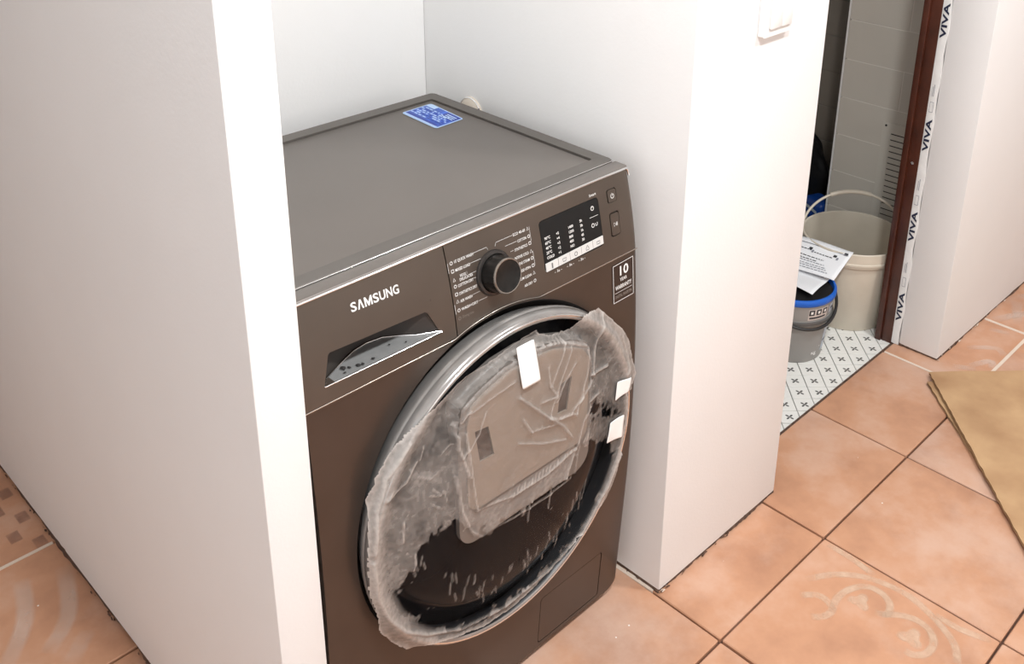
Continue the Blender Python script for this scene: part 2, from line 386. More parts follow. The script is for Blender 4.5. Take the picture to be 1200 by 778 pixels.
for a in range(-14, 15):
    for b in range(-8, 12):
        x = 1.0605 + (a*c_ + b*c_*1.02)*r2; y = .1057 + (-a*c_ + b*c_*1.02)*r2
        if x < .56 or x > 1.44 or y < .082 or y > .44: continue
        if y > .30 and x < .9: continue
        t = link('cross_tile', cm, None, bf); t.location = (x, y, 0); t.rotation_euler = (0, 0, -math.pi/4); cnt += 1
# cells cut by the threshold line
def cut_cell(x, y):
    h = c_/2-.0009; sq_ = [(x+h*(u+v_)*r2, y+h*(-u+v_)*r2) for u, v_ in ((-1, -1), (1, -1), (1, 1), (-1, 1))]
    out = []
    for k in range(4):
        p, q = sq_[k], sq_[(k+1) % 4]; ip, iq = p[1] >= .0505, q[1] >= .0505
        if ip: out.append(p)
        if ip != iq:
            t = (.0505-p[1])/(q[1]-p[1]); out.append((p[0]+t*(q[0]-p[0]), .0505))
    return out
for a in range(-14, 15):
    for b in range(-8, 12):
        x = 1.0605 + (a*c_ + b*c_*1.02)*r2; y = .1057 + (-a*c_ + b*c_*1.02)*r2
        if not (.02 < y < .082) or x < .5 or x > 1.2: continue
        pl = cut_cell(x, y)
        if len(pl) < 3: continue
        n = len(pl); R_ = Matrix.Rotation(math.pi/4, 2)
        loc = [R_ @ Vector((p[0]-x, p[1]-y)) for p in pl]
        mb = MB(); mb.pd([(p.x, p.y, BZ-.004) for p in loc]+[(p.x, p.y, BZ) for p in loc], [tuple(range(n, 2*n))]+[(k, (k+1) % n, n+(k+1) % n, n+k) for k in range(n)])
        t = link('cross_tile', mb.mesh('cross_tile', cm.materials[0]), None, bf); t.location = (x, y, 0); t.rotation_euler = (0, 0, -math.pi/4)
MB().box((PX1, .0445, TZ), (1.165, .0505, -.003)).build('threshold_edge', M['mortar'], bf)
# tiled boxing on the right of the bathroom, with running-bond tiles
BX, BYE = 1.45, .434
tw = MB().box((BX+.0010, .096, -.03), (BX+.5, BYE-.006, 2.4)).build('wall_bathroom_right', M['vgrout']); tag(tw, 'pale tiled wall of the bathroom with a vent', 'wall', kind='structure')
PZ, PL = .1142, .33
def vt(x0, y0, z0, y1, z1, par): return MB().box((x0, y0, z0), (x0+.008, y1, z1), .0005, 1).build('wall_tile', M['vtile'], par)
for k in range(0, 10):
    z0 = .7436 + (k-7)*PZ; z1 = z0 + PZ
    off = .255 if k % 2 == 1 else .255 - PL/2
    ys = [off + PL*q for q in range(-2, 3)]
    for y0 in ys:
        a, b = max(y0, .097), min(y0+PL, BYE)
        if a > BYE-.03: continue
        if BYE-b < .03: b = BYE
        if b - a < .02: continue
        vt(BX, a+.0013, max(z0, -.005)+.0013, b-.0013, z1-.0013, tw)
MB().box((BX-.001, BYE-.001, -.005), (BX+.01, BYE+.004, 1.4)).build('edge_profile', M['white'], tw)
NX = 1.64
nw = MB().box((NX+.0012, BYE, -.03), (NX+.1, 1.5, 2.4)).build('wall_bathroom_recess', mat('shaded_recess_grout', srgb(110, 104, 96), .9)); tag(nw, 'shaded tiled wall in the bathroom recess', 'wall', kind='structure')  # grout darkened to carry the recess shade
M['rtile'] = mat('shaded_recess_tile', srgb(122, 114, 104), .25, var=.05, scale=6)  # same pale wall tile, with the recess shade put into its colour
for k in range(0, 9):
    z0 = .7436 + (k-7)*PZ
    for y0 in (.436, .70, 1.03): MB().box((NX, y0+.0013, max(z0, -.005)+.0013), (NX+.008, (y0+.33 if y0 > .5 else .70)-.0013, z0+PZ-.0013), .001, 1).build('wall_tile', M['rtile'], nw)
wall('wall_bathroom_back', (PX1, 1.36, -.03), (NX, 1.46, 2.4), 'rear wall of the bathroom')
cb = MB().box((PX1, .095, 2.4), (2.2, 1.5, 2.45)).build('ceiling_bathroom', M['ceiling']); tag(cb, 'bathroom ceiling', 'ceiling', kind='structure')
# door lintel over the opening
wall('wall_lintel', (PX1, PY+.02, 2.06), (RX, .095, H), 'wall above the bathroom doorway')
# ventilation grille
g = empty('vent_grille', (BX, .2, .33)); tag(g, 'white louvred ventilation grille on the tiled bathroom wall', 'vent')
def P(o, parent): o.parent = parent; o.matrix_parent_inverse = Matrix.Translation(-Vector(parent.location)); return o
GY0, GY1, GZ0, GZ1 = .11, .292, .13, .478
mb = MB(); t_ = .004
for a, b in (((BX-t_, GY0, GZ0), (BX, GY0+.012, GZ1)), ((BX-t_, GY1-.026, GZ0), (BX, GY1, GZ1)), ((BX-t_, GY0+.012, GZ1-.03), (BX, GY1-.026, GZ1)), ((BX-t_, GY0+.012, GZ0), (BX, GY1-.026, GZ0+.02))): mb.box(a, b)
P(mb.build('frame', M['grille']), g)
P(MB().box((BX-.0008, GY0+.012, GZ0+.02), (BX, GY1-.026, GZ1-.03)).build('dark_backing', M['dark']), g)
ns = 17; ph = (GZ1-.03-GZ0-.02)/ns
sl = MB().pd
mbs = MB(); mbs.pd([(BX-.0045, GY0+.010, 0), (BX-.0045, GY1-.024, 0), (BX-.0012, GY1-.024, ph*.76), (BX-.0012, GY0+.010, ph*.76), (BX-.0032, GY0+.010, 0), (BX-.0032, GY1-.024, 0)], [(0, 1, 2, 3), (0, 1, 5, 4), (4, 5, 2, 3)])
slm = mbs.mesh('slat', M['grille'])
for k in range(ns):
    o = link('slat', slm, None, None); o.location = (0, 0, GZ0+.02+k*ph); P(o, g)
P(MB().lathe([(0, 0), (.0032, .0), (.0032, .0015), (0, .0018)], 12).xf(Matrix.Translation((BX-t_, GY1-.010, GZ1-.010)) @ Matrix.Rotation(-math.pi/2, 4, 'Y')).build('screw', M['dark']), g)

# door frame
dr = empty('door_1', (RX, .07, 0)); tag(dr, 'dark brown door frame of the bathroom', 'door', kind='structure')
P(MB().box((RX-.002, .050, -.006), (RX+.016, .094, 2.05), .002, 2).build('jamb', M['jamb'], None, 40), dr)
P(MB().box((RX-.009, .078, -.006), (RX-.0015, .094, 2.05), .002, 2).build('stop_bead', M['jamb'], None, 40), dr)
P(MB().box((PX1-.001, .050, -.006), (PX1+.012, .094, 2.05), .002, 2).build('jamb', M['jamb'], None, 40), dr)
P(MB().box((PX1+.012, .050, 2.035), (RX-.002, .094, 2.06), .002, 2).build('head', M['jamb'], None, 40), dr)
P(MB().lathe([(0, 0), (.004, 0), (.004, .0012), (.0022, .0016), (.002, .0008), (0, .0008)], 14).xf(Matrix.Translation((RX-.002, .066, .505)) @ Matrix.Rotation(-math.pi/2, 4, 'Y')).build('screw', M['chrome']), dr)

# ------------------------------------------------------------------ text
def text2d(s, size=1.0, align='LEFT', bold=0.0, res=2):
    cu = bpy.data.curves.new('t', 'FONT'); cu.body = s; cu.size = size; cu.align_x = align; cu.resolution_u = res; cu.offset = bold*size
    cu.fill_mode = 'FRONT'
    o = bpy.data.objects.new('t', cu); COL.objects.link(o)
    dg = bpy.context.evaluated_depsgraph_get(); me = o.evaluated_get(dg).to_mesh()
    V = [(v.co.x, v.co.y) for v in me.vertices]; F = [tuple(p.vertices) for p in me.polygons]
    o.evaluated_get(dg).to_mesh_clear(); bpy.data.objects.remove(o); bpy.data.curves.remove(cu)
    return V, F
def text_obj(name, s, fmap, size, m, parent=None, align='LEFT', bold=0.0, sx=1.0, italic=0.0, width=None):
    V, F = text2d(s, size, align, bold)
    if width and V:
        w0 = max(v[0] for v in V)-min(v[0] for v in V); sx = width/max(w0, 1e-6)
    me = bpy.data.meshes.new(name); me.from_pydata([fmap(u*sx, v) for u, v in V], [], F); me.materials.append(m)
    o = link(name, me, None, None)
    if parent is not None: P(o, parent)
    return o
# protective strip with printed word running up the frame
stp = MB(); n = 60; vs = []
for k in range(n+1):
    z = 2.05*k/n; a = .031+.0015*math.sin(k*1.7)+random.uniform(-.001, .001); b_ = .0505
    vs += [(RX-.0015, b_, z), (RX-.0030, (a+b_)/2+random.uniform(-.002, .002), z), (RX-.0012, a, z), (RX+.003, a-.0005, z)]
fs = []
for k in range(n):
    for c in range(3): q = k*4+c; fs.append((q, q+1, q+5, q+4))
stp.pd(vs, fs); ps = P(stp.build('protective_strip', M['strip'], None, 60), dr)
for z0 in (.07, .30, .545, .83, 1.1, 1.35):
    o = text_obj('printed_word', 'VIVA', lambda u, v, z0=z0: (RX-.0036, .0335+v, z0+u), .019, M['inkblue'], None, bold=.03, width=.085)
    P(o, dr)
    mb = MB(); yy = .036
    for a, b in (((RX-.0036, yy, z0+.10), (RX-.0034, yy+.009, z0+.101)), ((RX-.0036, yy, z0+.125), (RX-.0034, yy+.009, z0+.126)), ((RX-.0036, yy, z0+.10), (RX-.0034, yy+.0008, z0+.126)), ((RX-.0036, yy+.0085, z0+.10), (RX-.0034, yy+.009, z0+.126)),
                 ((RX-.0036, yy+.003, z0+.14), (RX-.0034, yy+.0042, z0+.17)), ((RX-.0036, yy+.0065, z0+.14), (RX-.0034, yy+.0075, z0+.165))): mb.box(a, b)
    P(mb.build('printed_mark', M['inkgrey']), dr)

# ------------------------------------------------------------------ ceiling lamp and added fill lamp
em = bpy.data.materials.new('lamp_glow'); em.use_nodes = True
e_ = em.node_tree.nodes['Principled BSDF']; e_.inputs['Emission Color'].default_value = (*LAMP_COL, 1); e_.inputs['Emission Strength'].default_value = 3.0; e_.inputs['Base Color'].default_value = (.8, .8, .8, 1)
for (lx, ly), lw, lab in LAMPS:
    lp = empty('ceiling_or_fill_lamp', (lx, ly, H)); tag(lp, lab, 'lamp')
    P(MB().lathe([(0, H), (.12, H), (.12, H-.03), (.11, H-.035), (0, H-.035)], 40, c=(lx, ly, 0)).build('base', M['white'], None, 40), lp)
    P(MB().lathe([(.10, H-.035), (.10, H-.045), (.085, H-.066), (.05, H-.078), (0, H-.082)], 40, c=(lx, ly, 0)).build('diffuser', em, None, 40), lp)
    ld = bpy.data.lights.new('lamp_light', 'AREA'); ld.shape = 'DISK'; ld.size = .2; ld.energy = lw; ld.color = LAMP_COL
    lo = bpy.data.objects.new('lamp_light', ld); COL.objects.link(lo); lo.location = (lx, ly, H-.09)

# ================================================================== WASHING MACHINE
ZP = [0.0, .0415, .1077, .2809, .4028, .523, .6012, .6552, .7182, .764, .8206, .8471, .86]
YP = [.009, .0065, .0026, -.0081, -.0127, -.0127, -.0096, -.0065, -.0019, .0051, .0185, .0255, .029]
cf_lo = np.polyfit(ZP[:9], YP[:9], 4); cf_hi = np.polyfit(ZP[8:12], YP[8:12], 2)
def yp(z):
    a = float(np.polyval(cf_lo, z)); b = float(np.polyval(cf_hi, z)); t = min(1, max(0, (z-.700)/.03)); t = t*t*(3-2*t)
    return a*(1-t)+b*t
def FS(x, z, off=0.0): return (x, yp(z)-off, z)
WM = empty('washing_machine', (-.3, .25, 0))
tag(WM, 'dark graphite front-loading washing machine standing in the white niche', 'washing machine')
def W_(o): return P(o, WM)
def sheet(outer, holes, cuts, ymap, thick, name, m, smooth=30):
    polys = [[Vector((p[0], p[1], 0)) for p in outer]] + [[Vector((p[0], p[1], 0)) for p in h] for h in holes]
    flat = [p for pl in polys for p in pl]
    tris = tessellate_polygon(polys)
    bm = bmesh.new(); vs = [bm.verts.new((p.x, 0, p.y)) for p in flat]
    for t in tris:
        try: bm.faces.new([vs[i] for i in t])
        except ValueError: pass
    for z in cuts:
        bmesh.ops.bisect_plane(bm, geom=bm.verts[:]+bm.edges[:]+bm.faces[:], plane_co=(0, 0, z), plane_no=(0, 0, 1))
    if cuts:
        for x in list(np.arange(-.60, -.02, .04)) + [-.012, -.008, -.005, -.0025]: bmesh.ops.bisect_plane(bm, geom=bm.verts[:]+bm.edges[:]+bm.faces[:], plane_co=(float(x), 0, 0), plane_no=(1, 0, 0))
    be = [e for e in bm.edges if len(e.link_faces) == 1]
    for v in bm.verts: v.co.y = ymap(v.co.x, v.co.z)
    ret = bmesh.ops.extrude_edge_only(bm, edges=be)
    for v in [g_ for g_ in ret['geom'] if isinstance(g_, bmesh.types.BMVert)]: v.co.y += thick
    bmesh.ops.recalc_face_normals(bm, faces=bm.faces)
    me = bpy.data.meshes.new(name); bm.to_mesh(me); bm.free(); me.materials.append(m)
    c = np.mean([f.normal.y for f in me.polygons])
    if c > 0: me.flip_normals()
    return link(name, me, None, None, smooth)
def arc(cx, cz, r, a0, a1, n): return [(cx+r*math.cos(math.radians(a0+(a1-a0)*k/n)), cz+r*math.sin(math.radians(a0+(a1-a0)*k/n))) for k in range(n+1)]
def rrect(x0, z0, x1, z1, r, n=5): return arc(x1-r, z0+r, r, -90, 0, n)+arc(x1-r, z1-r, r, 0, 90, n)+arc(x0+r, z1-r, r, 90, 180, n)+arc(x0+r, z0+r, r, 180, 270, n)
DX, DZ = -.302, .460; RH = .264
WX0, WX1 = -.617, 0.0
# cabinet
cab = MB().box((WX0, .060, .018), (WX1, .500, .834), .004, 2)
W_(cab.build('cabinet', M['inox'], None, 40))
# lower front panel
def seam(x):
    b = DZ + math.sqrt(max(0, (RH+.0020)**2-(x-DX)**2)) if abs(x-DX) < RH else 0
    return max(.7135, b)
zc = [.02*k for k in range(1, 36)]
xs = np.linspace(WX1, WX0, 61)
rc = .010
outer = [(WX0+.006, .020), (WX1-.030, .020)] + arc(WX1-.030, .050, .030, -90, 0, 6) + [(WX1, seam(WX1))] + [(float(x), seam(float(x))) for x in xs[1:-1]] + [(WX0, seam(WX0)), (WX0, .05)]
hole = arc(DX, DZ, RH, 0, 355, 71)
filt_o = rrect(-.206, .029, -.053, .132, .006)
W_(sheet(outer, [hole, filt_o], zc, lambda x, z: yp(z) + (.0045*max(0, (x+.008)/.008)**2 if x > -.008 else 0), .068, 'front_panel', M['inox']))
fi = rrect(-.2045, .0305, -.0545, .1305, .005)
W_(sheet(fi, [], [.06, .09, .12], lambda x, z: yp(z)+.0004, .01, 'filter_cover', M['inox']))
# bezel moat around the door
mb = MB(); prof = [(RH-.0002, 0.0), (RH-.002, .002), (RH-.005, .007), (RH-.009, .013), (RH-.03, .016)]; n = 96; rows = []
for r, dy in prof:
    rows.append([mb.bm.verts.new((DX+r*math.cos(2*math.pi*k/n), yp(DZ+r*math.sin(2*math.pi*k/n))+dy, DZ+r*math.sin(2*math.pi*k/n))) for k in range(n)])
for a, b in zip(rows[:-1], rows[1:]):
    for k in range(n): mb.bm.faces.new([a[k], a[(k+1) % n], b[(k+1) % n], b[k]])
W_(mb.build('door_bezel', mat('bezel_black', srgb(46, 42, 40), .4, metal=.3), None, 60))
# silver bead along the seam
pts = [FS(float(x), seam(float(x))+.0012, -.0004) for x in np.linspace(WX0, WX1-.001, 90)]
W_(MB().tube(pts, .0011, 6).build('seam_bead', mat('seam_bead_metal', srgb(176, 168, 160), .22, metal=.9), None, 60))
# fascia: drawer front (left) and control panel (right)
XS = -.3775; ZT = .8455
zc2 = [.72+.01*k for k in range(0, 13)]
def lower(xa, xb, n): return [(float(x), seam(float(x))+.0026) for x in np.linspace(xa, xb, n)]
pk_top = [(-.420, .7705), (-.572, .7755)]
pocket = [(-.586, .7375), (-.574, .7745), (-.571, .7765), (-.425, .7715), (-.421, .7685), (-.404, .7335)]
W_(sheet(lower(WX0, XS-.0009, 30)+[(XS-.0009, ZT), (WX0, ZT)], [pocket], zc2, lambda x, z: yp(z), .050, 'drawer_front', M['fascia']))
cp = empty('control_panel', (-.19, .01, .78)); W_(cp)
cpo = lower(XS+.0009, WX1, 50)+[(WX1, ZT-.008)]+arc(WX1-.008, ZT-.008, .008, 0, 90, 4)[1:]+[(XS+.0009, ZT)]
pbtn = rrect(-.0575, .8045, -.0355, .8255, .004); sbtn = rrect(-.0585, .7515, -.0365, .7895, .004)
disp = rrect(-.205, .746, -.0775, .8225, .006)
bpy.data.objects.remove(cp)
cp = W_(sheet(cpo, [pbtn, sbtn, disp], zc2, lambda x, z: yp(z) + (.0045*max(0, (x+.008)/.008)**2 if x > -.008 else 0), .050, 'control_panel', M['fascia']))
def C_(o): o.parent = cp; o.matrix_parent_inverse = Matrix.Identity(4); return o
# (control_panel sits at the machine's parent-inverse origin, so children use world coordinates)
# silver line on the top edge of the fascia
W_(MB().tube([(float(x), yp(ZT)-.0002, ZT+.0008) for x in np.linspace(WX0, WX1-.005, 12)]+[(WX1-.001, yp(ZT)+.0002, ZT-.003), (WX1, yp(ZT-.012)+.0005, ZT-.012)], .0019, 8).build('silver_edge', M['silver'], None, 60))
# drawer pocket
mb = MB(); led = [(-.586, .0012), (-.575, .014), (-.541, .0301), (-.515, .041), (-.493, .0445), (-.470, .0415), (-.4506, .0286), (-.4344, .0145), (-.404, -.0006)]
lv = [(x, y, .7372-.00015*(x+.586)*100*.2) for x, y in led]
mb.pd([(x, y, z) for x, y, z in lv] , [tuple(range(len(lv)))])
dl = W_(mb.build('handle_ledge', M['ledge']))
W_(MB().tube([(x, y, z+.0008) for x, y, z in lv], .0011, 6).tube([(lv[0][0], lv[0][1]-.0008, lv[0][2]+.0005), (lv[-1][0], lv[-1][1]-.0008, lv[-1][2]+.0005)], .0011, 6).build('handle_rim', M['silver'], None, 60))
mb = MB(); bw = [(x, y+.0008, .728) for x, y, z in lv]; tw_ = [(x*.9-.0495, y+.010, .785) for x, y, z in lv]; k_ = len(bw)
mb.pd(bw+tw_, [(i, i+1, k_+i+1, k_+i) for i in range(k_-1)]+[tuple(range(k_, 2*k_))])
W_(mb.build('handle_pocket', mat('pocket_shadow_grey', srgb(52, 46, 42), .6), None, 50))  # dark colour paints in the shadow inside the handle pocket
mb = MB()
for (x, y, r) in ((-.548, .018, .0042), (-.541, .0135, .0028), (-.530, .010, .0035), (-.524, .0085, .0028), (-.508, .009, .0028), (-.551, .008, .002), (-.474, .020, .0016), (-.455, .010, .0016)):
    ps_ = [(x+r*random.uniform(.5, 1.2)*math.cos(a), y+r*random.uniform(.5, 1.3)*math.sin(a), .7388) for a in np.linspace(0, 6.0, 9)]
    vs = [mb.bm.verts.new(p) for p in ps_]+[mb.bm.verts.new((x, y, .7398))]; bmesh.ops.convex_hull(mb.bm, input=vs)
tag(W_(mb.build('dirt_flakes', M['dark'])), 'dark flakes of dirt lying in the drawer handle', kind='stuff')
# logo
def front_text(s, x, z, size, m, align='LEFT', bold=0., width=None, name='printed_label', rot=0.0, par=None):
    o = text_obj(name, s, lambda u, v: FS(x+u, z+v+u*rot, .0005), size, m, None, align, bold, width=width)
    (C_ if par is None else par)(o); return o
lgm = MB()
def logo_map(x0, sx, sz):
    return lambda u, v: FS(x0+u*sx, .8118+v*sz-.0015*(x0+u*sx+.5305)/.071, .0005)
lx = -.5312
for ch, wv in (('S', .0084), ('^', .0092), ('M', .0116), ('S', .0084), ('U', .0090), ('N', .0092), ('G', .0090)):
    if ch == '^':
        V = [(0, 0), (.26, 0), (.5, .70), (.74, 0), (1.0, 0), (.64, 1), (.36, 1)]; F = [(0, 1, 2, 6), (6, 2, 5), (2, 3, 4, 5)]
    elif ch == 'M':
        V = [(0, 0), (.2, 0), (.2, .62), (.2, 1), (0, 1), (.5, 0), (.5, .42), (.8, 1), (.8, .62), (.8, 0), (1, 0), (1, 1), (.42, 0), (.58, 0)]; F = [(0, 1, 2, 3, 4), (2, 12, 13, 6), (2, 6, 3), (6, 13, 8), (6, 8, 7), (9, 10, 11, 7, 8)]
    else:
        V, F = text2d(ch, 1.0, 'LEFT', (.012 if ch == 'M' else .022), 4)
        a0, a1 = min(v[0] for v in V), max(v[0] for v in V); b0, b1 = min(v[1] for v in V), max(v[1] for v in V); V = [((u-a0)/(a1-a0), (v-b0)/(b1-b0)) for u, v in V]
    fmap = logo_map(lx, wv, .0118)
    lgm.pd([fmap(u, v) for u, v in V], F)
    lx += wv+.0014
W_(lgm.build('brand_logo', M['print']))
# program names
L_ = [("15' QUICK WASH", .8185), ('MIXED LOAD', .8070), ('WOOL /', .7975), ('COTTON DRY', .7855), ('SYNTHETICS DRY', .7745), ('AIR WASH', .7640), ('WASH+DRY', .7525)]
wd = [.0335, .0262, .013, .0275, .032, .0215, .030]
for (s, z), wv in zip(L_, wd): front_text(s, -.3655 + (.006 if s == 'WOOL /' else 0), z-.0017, .0056, M['print'], bold=.012, width=wv)
front_text('DELICATES', -.3610, .7930-.0022, .0056, M['print'], bold=.012, width=.023)
front_text('Drying time', -.3655, .7400, .0056, M['printdim'], width=.020)
R_ = [('ECO 40-60', .8200, .0235), ('COTTON', .8090, .017), ('SYNTHETICS', .7985, .025), ('INTENSE COLD', .7870, .027), ('HYGIENE STEAM', .7770, .030), ('RINSE+SPIN', .7660, .025), ('DRUM CLEAN', .7545, .0265), ('AIR DRY', .7425, .016)]
for s, z, wv in R_: front_text(s, -.2325, z-.0017, .0056, M['print'], 'RIGHT', .012, width=wv)
def outline(pts, w, name='printed_line', m=None, closed=False):
    mb = MB(); P_ = [Vector(p) for p in pts]; n = len(P_); vs = []
    for k in range(n):
        a, b = (P_[k-1], P_[(k+1) % n]) if closed else (P_[max(k-1, 0)], P_[min(k+1, n-1)])
        t = (b-a).normalized(); nn = Vector((-t.y, t.x))*w
        for q in (P_[k]-nn, P_[k]+nn): vs.append(FS(q.x, q.y, .0005))
    fs = [(2*k, 2*k+1, (2*k+3) % (2*n), (2*k+2) % (2*n)) for k in range(n if closed else n-1)]
    mb.pd(vs, fs); return C_(mb.build(name, m or M['print']))
for x, zs in ((-.3700, [.8185, .8075, .7955, .7865, .7755, .7655, .7530]), (-.2275, [.8205, .8095, .7995, .7875, .7775, .7665, .7555, .7435])):
    for k, z in enumerate(zs):
        shp = [arc(x, z, .0021, 0, 330, 11), [(x-.002, z-.002), (x+.002, z-.002), (x, z+.0024)], rrect(x-.002, z-.002, x+.002, z+.002, .0006, 2)][(k*2+(x > -.3)) % 3]
        outline(shp, .0004, 'printed_icon', closed=True)
outline(arc(-.3705, .7415, .0021, 0, 330, 11), .0004, 'printed_icon', M['printdim'], True)
for pl in ([(-.331, .8195), (-.3065, .8195), (-.3045, .8155)], [(-.3385, .8080), (-.3195, .8080)], [(-.337, .7945), (-.331, .7945)], [(-.337, .7865), (-.333, .7865)], [(-.3425, .7655), (-.330, .7655)], [(-.3345, .7530), (-.3185, .7530)],
           [(-.2575, .8205), (-.2885, .8205), (-.2915, .8155)], [(-.2515, .8100), (-.2735, .8100)], [(-.2595, .7995), (-.2655, .7995)], [(-.2238, .8225), (-.2238, .7650)], [(-.3762, .8200), (-.3755, .7490)]):
    outline(pl, .00022)
# display window
dw = C_(sheet(rrect(-.2043, .7467, -.0782, .8218, .0055), [], zc2, lambda x, z: yp(z)-.0002, .004, 'display_window', M['blackpl']))
def D_(o): o.parent = cp; return o
keys_x = [-.2040, -.1780, -.1530, -.1280, -.1025, -.0785]
for k in range(5):
    a, b = keys_x[k]+.0004, keys_x[k+1]-.0004; sk = .0008*k
    ol = [(a, .7475+sk*.5), (b, .7475+sk*.5+.0004), (b, .7602+sk*.6), (a, .7597+sk*.6)]
    C_(sheet(ol, [], [], lambda x, z: yp(z)-.0014, .003, 'touch_key', M['key']))
    x = (a+b)/2; z = .7537+sk*.5
    mb = MB()
    sh = [[(x-.0007, z-.004), (x+.0007, z-.004), (x+.0007, z+.004), (x-.0007, z+.004)], [(x-.004, z+.002), (x-.0025, z-.0025), (x+.0025, z-.0025), (x+.004, z+.002)], arc(x, z, .003, 0, 330, 11), [(x-.003, z-.003), (x+.003, z-.003), (x+.003, z), (x, z+.004), (x-.003, z)], [(x-.0035, z-.002), (x+.0035, z-.002), (x+.0035, z+.002), (x-.0035, z+.002)]][k]
    n = len(sh); V_ = [Vector(p) for p in sh]; vs = []
    for q in range(n):
        t = (V_[(q+1) % n]-V_[q-1]).normalized(); nn = Vector((-t.y, t.x))*.0004
        for v in (V_[q]-nn, V_[q]+nn): vs.append((v.x, yp(v.y)-.0018, v.y))
    mb.pd(vs, [(2*q, 2*q+1, (2*q+3) % (2*n), (2*q+2) % (2*n)) for q in range(n)]); C_(mb.build('key_icon', M['ink']))
cols = [(-.1985, .7955, ['90\u00b0C', '60\u00b0C', '40\u00b0C', '20\u00b0C', 'COLD']), (-.1745, .7955, ['+5', '+4', '+3', '+2', '+1']), (-.1490, .7965, ['1400', '1200', '800', '400', 'NO']), (-.1235, .7985, ['5h', '3h', '1h', '45', '30'])]
for x, z, tx in cols:
    for k, s in enumerate(tx):
        o = text_obj('display_text', s, lambda u, v, x=x, z=z, k=k: (x+u, yp(z-.0072*k+v)-.0007, z-.0072*k+v-.0018), .0056, M['print'], None, 'LEFT', .02); C_(o)
outline(arc(-.093, .809, .003, 0, 330, 12), .0005, 'display_icon', closed=True); outline([(-.093, .809), (-.093, .8112)], .0004, 'display_icon')
outline(arc(-.0965, .7835, .0028, 0, 330, 12), .0005, 'display_icon', closed=True); outline([(-.091, .786), (-.0905, .7815), (-.0870, .7815), (-.0865, .786)], .0005, 'display_icon')
outline([(-.1015, .7962), (-.083, .7962)], .0003)
front_text('Smart', -.0955, .8265, .0055, M['print'], bold=.01, width=.015)
for x in (-.1785, -.1525, -.1275): front_text('- 3s -', x-.0085, .7395, .0055, M['print'], bold=.01, width=.015)
# buttons
def button(ol, name):
    xs_ = [p[0] for p in ol]; zs_ = [p[1] for p in ol]; cx, cz = (min(xs_)+max(xs_))/2, (min(zs_)+max(zs_))/2
    o2 = [(cx+(x-cx)*.86, cz+(z-cz)*.90) for x, z in ol]
    C_(sheet(ol, [], [], lambda x, z: yp(z)+.003, .004, 'button_gap', M['dark']))
    C_(sheet(o2, [], [], lambda x, z: yp(z)-.0008, .006, name, M['fascia']))
    return cx, cz
cx, cz = button(pbtn, 'power_button')
def icon_line(pts, w, closed=False, off=.0013):
    mb = MB(); V_ = [Vector(p) for p in pts]; n = len(V_); vs = []
    for q in range(n):
        a, b = (V_[q-1], V_[(q+1) % n]) if closed else (V_[max(q-1, 0)], V_[min(q+1, n-1)])
        t = (b-a).normalized(); nn = Vector((-t.y, t.x))*w
        for v in (V_[q]-nn, V_[q]+nn): vs.append((v.x, yp(v.y)-off, v.y))
    mb.pd(vs, [(2*q, 2*q+1, (2*q+3) % (2*n), (2*q+2) % (2*n)) for q in range(n if closed else n-1)]); return C_(mb.build('button_icon', M['print']))
icon_line(arc(cx, cz-.0003, .0034, 120, 420, 12), .0005); icon_line([(cx, cz), (cx, cz+.0042)], .0005)
cx, cz = button(sbtn, 'start_button')
icon_line([(cx-.0036, cz-.003), (cx-.0036, cz+.003), (cx+.001, cz)], .00045, True); icon_line([(cx+.0018, cz-.003), (cx+.0018, cz+.003)], .00045); icon_line([(cx+.0038, cz-.003), (cx+.0038, cz+.003)], .00045)
# knob
kx, kz = -.3005, .7815
nrm = Vector((0, -1, (yp(kz+.01)-yp(kz-.01))/.02)).normalized()
q = Vector((0, -1, 0)).rotation_difference(nrm).to_matrix().to_4x4(); KM = Matrix.Translation((kx, yp(kz), kz)) @ q
kn = W_(MB().lathe([(.0325, .004), (.0325, -.0015), (.031, -.004), (.0275, -.0045), (.0265, -.003)], 56, 'y').xf(KM).build('knob_collar', mat('collar_dark', srgb(70, 66, 64), .2, metal=.6), None, 50))
kb = W_(MB().lathe([(.0262, .0), (.0262, -.008), (.0252, -.025), (.0248, -.0275), (.0232, -.0295), (.0205, -.0285), (0, -.0278)], 56, 'y').xf(KM).build('program_knob', M['knob'], None, 40))
o = MB().lathe([(.0249, -.0268), (.0252, -.0285), (.0240, -.0300), (.0228, -.0298)], 56, 'y').xf(KM).build('knob_rim', mat('knob_rim_metal', srgb(150, 142, 134), .25, metal=.8), None, 60); o.parent = kb
# warranty sticker
sk = W_(sheet([(-.0615, .6395), (-.0125, .6400), (-.0125, .7065), (-.0615, .7045)], [], [.66, .68, .70], lambda x, z: yp(z)-.0008, .0007, 'warranty_sticker', mat('sticker_dark', srgb(44, 32, 27), .35)))
def K_(o): o.parent = sk; return o
for pts in ([(-.0608, .6402), (-.0132, .6407), (-.0132, .7058), (-.0608, .7038)],):
    mb = MB(); V_ = [Vector(p) for p in pts]
    for a, b in zip(V_, V_[1:]+V_[:1]):
        t = (b-a).normalized(); nn = Vector((-t.y, t.x))*.0005
        for s_ in range(6):
            p0, p1 = a.lerp(b, s_/6), a.lerp(b, (s_+1)/6)
            mb.pd([(v.x, yp(v.y)-.0013, v.y) for v in (p0-nn, p1-nn, p1+nn, p0+nn)], [(0, 1, 2, 3)])
    mb.pd([(x, yp(z)-.0013, z) for x, z in ((-.058, .6555), (-.016, .6560), (-.016, .6566), (-.058, .6561))], [(0, 1, 2, 3)])
    K_(mb.build('sticker_border', M['print']))
